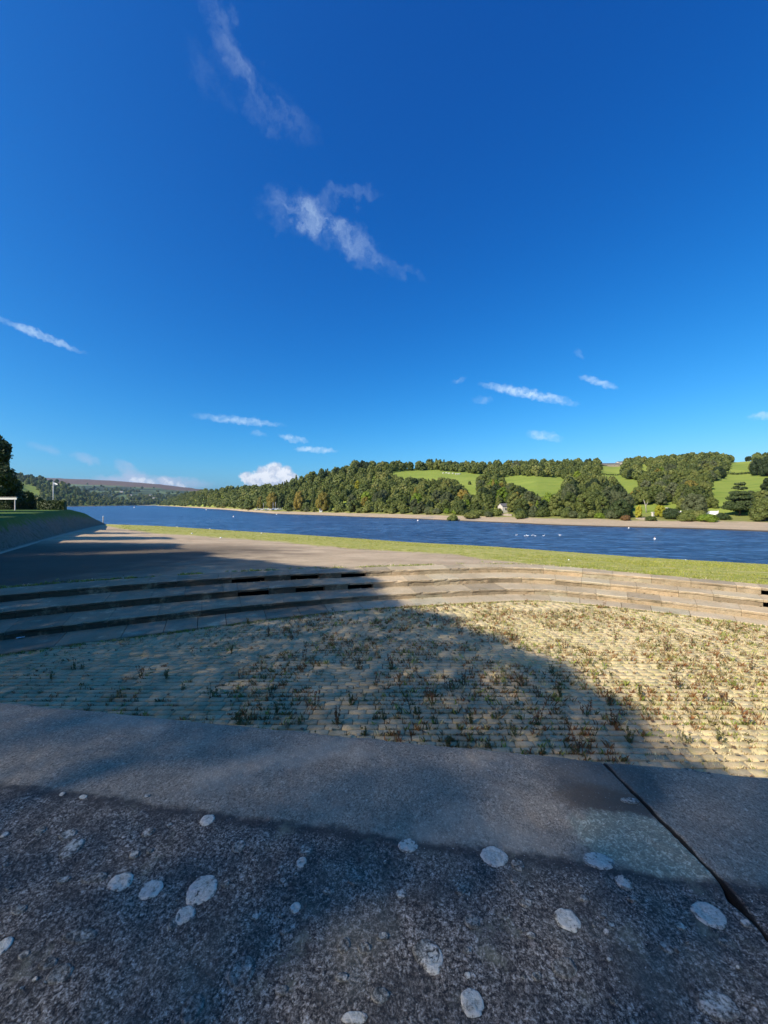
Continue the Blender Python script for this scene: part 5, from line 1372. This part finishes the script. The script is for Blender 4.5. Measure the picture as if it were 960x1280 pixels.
swan = skinned('swan', [(0, 0, .12), (.32, 0, .16), (-.38, 0, .2), (-.62, 0, .34), (.50, 0, .36), (.46, 0, .60), (.56, 0, .76), (.74, 0, .71), (-.1, .2, .24), (-.1, -.2, .24)],
   [(0, 1), (0, 2), (2, 3), (1, 4), (4, 5), (5, 6), (6, 7), (0, 8), (0, 9)], [.22, .17, .18, .05, .07, .05, .07, .025, .15, .15], M_FEATHER)
SW = [(645.5, 669.4, .3), (656.5, 670.4, .1), (659.5, 670.2, 2.9), (665.3, 669.8, .4), (669, 670.4, 3.4), (679.6, 670.2, .2), (700, 669.4, 2.8)]
for i, (x, y, a) in enumerate(SW):
    p = pxg(x, y, WATER)
    t = obj('swan', swan, None, (p.x, p.y, WATER), a, .58, label='white waterbird resting on the lake in the scattered line off the far shore', category='bird', group='white birds on the water')
buoy_ball = MB(); buoy_ball.ball((0, 0, .16), (.36, .36, .34), 12, 8); bm1 = buoy_ball.mesh('float', M_WHITE, True)
bt = MB(); bt.tube([(0, 0, .48), (0, 0, .66)], [.07, .07], 8); bt.ball((0, 0, .72), .1); bm2 = bt.mesh('top_ring', M_ORANGE, True)
for x, y, s, lab in ((522.5, 651.3, 1.6, 'white buoy close to the sandy far beach left of the wide green bush'), (786, 660.5, 1.0, 'white buoy by the far beach below the russet bush'), (818.5, 674.2, 1.0, 'nearest white buoy on the open water at the right'),
                     (258, 637.6, 3.4, 'pale buoy off the tip of the wooded spit'), (292, 646.2, 1.8, 'white buoy in open water left of the dinghies'), (346, 643.4, 2.0, 'pale buoy just off the beach below the dinghies'), (168, 635, 5.5, 'far white buoy near the head of the lake')):
    p = pxg(x, y, WATER); t = thing('buoy', lab, 'buoy', (p.x, p.y, WATER), 0, None, (s * .75,) * 3); obj('float', bm1, t); obj('top_ring', bm2, t)
# dinghies laid up on the shore
def hull(name, L, B, mat):
    V = []; Fq = []; n_ = 8
    for i in range(n_ + 1):
        q = i / n_; bw = B / 2 * (math.sin(min(1, q * 1.15 + .35) * math.pi * .5) if q < .6 else math.cos((q - .6) / .4 * math.pi / 2) ** .7) + .02; x = -L / 2 + L * q; sh = .55 + .22 * q * q
        V += [(x, -bw, sh), (x, -bw * .8, .2), (x, 0, .0 + .12 * q * q), (x, bw * .8, .2), (x, bw, sh), (x, 0, sh + .05)]
    for i in range(n_):
        for k in range(6): Fq.append((i * 6 + k, (i + 1) * 6 + k, (i + 1) * 6 + (k + 1) % 6, i * 6 + (k + 1) % 6))
    Fq += [tuple(range(5, -1, -1)), tuple(range(n_ * 6, n_ * 6 + 6))]; return mesh(name, V, Fq, mat, True)
hm = [hull('hull', 4.6, 1.7, M_WHITE), hull('hull', 4.4, 1.6, M_BLUE)]
mm = MB(); mm.tube([(.6, 0, .5), (.6, 0, 6.2)], [.15, .11], 6); mm = mm.mesh('mast', M_METAL, True)
bo = MB(); bo.tube([(.6, 0, 1.2), (-1.9, 0, 1.15)], [.14, .10], 6); bo = bo.mesh('furled_sail', M_WHITE, True)
BT = [(321, 638.2, .3, 0), (325, 637.8, .5, 1), (328.5, 638.2, .2, 0), (331.5, 637.6, .8, 0), (334.5, 638.3, .4, 1), (337.5, 637.8, .1, 0), (340.5, 638.3, .6, 0), (343.5, 637.9, .3, 1), (346.5, 638.4, .2, 0), (349.5, 637.8, .5, 0)]
for x, y, a, k in BT:
    p = hp(x, y); lab = ('blue' if k else 'white') + ' sailing dinghy with bare mast drawn up on the far shore'
    t = thing('sailing_dinghy', lab, 'boat', (p.x, p.y, p.z + .25), a, ('blue' if k else 'white') + ' dinghies in the row on the far shore'); t.scale = (1.25,) * 3; obj('hull', hm[k], t); obj('mast', mm, t); obj('furled_sail', bo, t)
# pale stones by the near water, scrap on the kerb
def pebble(seed, r):
    rg2 = random.Random(seed); mb = MB(); mb.ball((0, 0, r * .5), (r, r * .7, r * .55), 9, 6); V = [(x + rg2.gauss(0, r * .07), y + rg2.gauss(0, r * .07), z + rg2.gauss(0, r * .05)) for x, y, z in mb.V]; return mesh('pale_stone', V, mb.F, M_WHITE, True)
for i, (x, y, r, lab) in enumerate(((221.5, 659, .45, 'large white stone on the near shore right of the marker post'), (262.5, 660.8, .42, 'white stone at the water edge in line with the spit'), (276, 673, .22, 'small white stone on the green strip'),
                                    (857, 700.3, .16, 'small white stone at the water edge near the right'), (711, 700.5, .10, 'tiny pale stone on the green strip below the birds'), (327, 667, .3, 'pale stone by the water below the dinghies'), (240, 667.5, .25, 'pale stone on the sand edge of the green strip'))):
    lo, hi = bedD0((x - 480) / F), shoreD(x)
    for _ in range(40):
        m_ = (lo + hi) / 2
        if 630 + (CZ - bed_z(x, m_)) / m_ * F > y: lo = m_
        else: hi = m_
    obj('pale_stone', pebble(i, r * .6), None, ((x - 480) / F * lo, lo, bed_z(x, lo)), random.random(), label=lab, category='stone')
p = pxg(25, 797.5, .03); V = []; 
for j in range(5):
    for i in range(6): V.append((i * .022 - .05, j * .014 - .03, .012 + .018 * mn.noise(Vector((i * 1.3, j * 1.7, 3)))))
for j in range(5):
    for i in range(6): v = V[j * 6 + i]; V.append((v[0], v[1], v[2] - .003))
Fq = [(j * 6 + i, j * 6 + i + 1, (j + 1) * 6 + i + 1, (j + 1) * 6 + i) for j in range(4) for i in range(5)]; Fq += [tuple(k + 30 for k in reversed(f)) for f in Fq]
obj('paper_scrap', mesh('paper_scrap', V, Fq, M_WHITE), None, (p.x, p.y, .03), .5, label='crumpled white scrap lying on the lowest kerb at the left', category='litter')
# dry leaves blown onto the steps and the setts
lf = []
for _ in range(700):
    s = rg.uniform(2, S_END - 2); o_ = rg.choice((.8, 1.64, -.05, .75, 1.6)) + rg.gauss(0, .05); z = .17 if .0 < o_ < .85 else .328 if o_ >= .85 else .027; q = stp(s, o_); lf.append((q[0], q[1], z, 1))
for _ in range(1500):
    y = rg.uniform(3, 10); x = rg.uniform(-1, 1.05) * y
    if inpoly(x, y, FLOOR_POLY): lf.append((x, y, .018, 1))
P = np.array([(a, b, c + .004) for a, b, c, _ in lf]); v, f = leaf_quads(P, np.tile((0, 0, 2.2), (len(P), 1)), .035, RNG)
cc = np.repeat(np.array([random.choice(((.30, .20, .09), (.42, .32, .16), (.17, .11, .06), (.55, .47, .30))) for _ in lf]), 4, 0)
o = obj('fallen_leaves', mesh('fallen_leaves', v, f, M_BLADE, False, {'tint': cc}), kind='stuff'); o['label'] = 'small dry leaves scattered on the setts and steps'; o['category'] = 'leaves'

# ------------------------------------------------------------------ labels that single out the members of each row
ORD = ['first', 'second', 'third', 'fourth', 'fifth', 'sixth', 'seventh', 'eighth', 'ninth', 'tenth', 'eleventh', 'twelfth', 'thirteenth', 'fourteenth', 'fifteenth', 'sixteenth', 'seventeenth', 'eighteenth', 'nineteenth', 'twentieth']
def ordinal(i): return ORD[i] if i < 20 else 'twenty-' + ORD[i - 20] if i < 29 else ORD[i % 10]
def px_of(o): return 480 + F * o.location.x / o.location.y
MARKS = [(-99, 322, 'left of the dinghies'), (322, 352, 'behind the dinghies'), (352, 401, 'between dinghies and white hut'), (401, 450, 'right of the white hut'), (450, 522, 'left of the upper pasture buoy'), (522, 580, 'left of the lime thicket'),
         (580, 634, 'between lime thicket and cream house'), (634, 686, 'between cream house and lime tree'), (686, 740, 'right of the lime tree'), (740, 798, 'left of the small yellow tree'), (798, 848, 'between yellow tree and white wall'), (848, 900, 'above the white wall'), (900, 1400, 'near the cedar')]
MARKS[4] = (450, 522, 'below the upper left pasture')
def sector(x): return next(t_ for a, b_, t_ in MARKS if a <= x < b_)
def number(objs, band, fmt):
    cells = {}
    for o in objs: cells.setdefault((band(o), sector(px_of(o)) if fmt == 'wood' else '', o['label'].split(' tree')[0] if fmt == 'wood' else o['label']), []).append(o)
    for (bd, sec_, lb), L in cells.items():
        L.sort(key=px_of)
        for i, o in enumerate(L):
            pos = '' if len(L) == 1 else ', ' + ordinal(i) + ' from left,'
            if fmt == 'wood':
                lb2 = lb.replace(' in the wood behind the far beach', '').replace(' in the wood on the hillside', '')
                o['label'] = (lb2 + ' tree' + pos + ' ' + bd + ', ' + sec_).replace(' in the belt along the hilltop skyline', '').replace('  ', ' ')
            else: o['label'] = lb + pos.rstrip(',') + ' ' + bd
allo = [o for o in SC.objects if o.parent is None and o.get('group')]
def hband(o):
    x = px_of(o); Ds, Dr, yr = HR.par(x); t = (o.location.y - Ds - 26) / (Dr - Ds - 24)
    return 'front row' if t < .08 else 'second row' if t < .18 else 'low slope' if t < .36 else 'middle slope' if t < .6 else 'upper slope' if t < .82 else 'skyline belt'
number([o for o in allo if o['group'].startswith(('trees of the wood', 'trees of the belt'))], hband, 'wood')
number([o for o in allo if 'bushes along the top of the far beach' in o['group']], lambda o: sector(px_of(o)), 'row')
pb = lambda o: 'in the nearest rows' if o.location.y < 4.9 else 'in the middle rows' if o.location.y < 6.6 else 'in the farther rows' if o.location.y < 8 else 'close to the steps'
number([o for o in allo if o['group'].endswith('in the basin')], pb, 'row')
one = lambda o: 'of the row'
number([o for o in allo if 'dinghies in the row' in o['group'] or o['group'] in ('white cows grazing in a row', 'white birds on the water')], one, 'row')
for o in allo:
    o['label'] = (o['label'].replace('rust-brown dock plant growing from a joint between the setts', 'rust-brown dock plant between the setts').replace('tuft of olive-green weed growing upright between the setts', 'olive-green weed tuft between the setts')
        .replace('white waterbird resting on the lake in the scattered line off the far shore', 'white waterbird resting on the lake').replace('white cow grazing in the upper left pasture below the skyline trees', 'white cow grazing in the upper left pasture')
        .replace(' sailing dinghy with bare mast drawn up on the far shore', ' sailing dinghy with bare mast').replace(' rounded bush in the row along the top of the far beach', ' bush atop the far beach'))

# ------------------------------------------------------------------ air
HAZE = True
if HAZE:
    hz = obj('haze', MB().box(-11000, 9000, -60, 13000, -15.2, 460).mesh('haze', None), kind='stuff'); hz.data.materials.clear()
    m_ = bpy.data.materials.new('haze'); m_.use_nodes = True; t_ = m_.node_tree; t_.nodes.clear(); n = N(t_); out = n.n('ShaderNodeOutputMaterial')
    pv = n.n('ShaderNodeVolumePrincipled', ins={'Color': (.58, .78, 1.0, 1), 'Density': 5e-5, 'Anisotropy': .55}); t_.links.new(pv.outputs[0], out.inputs['Volume']); hz.data.materials.append(m_)
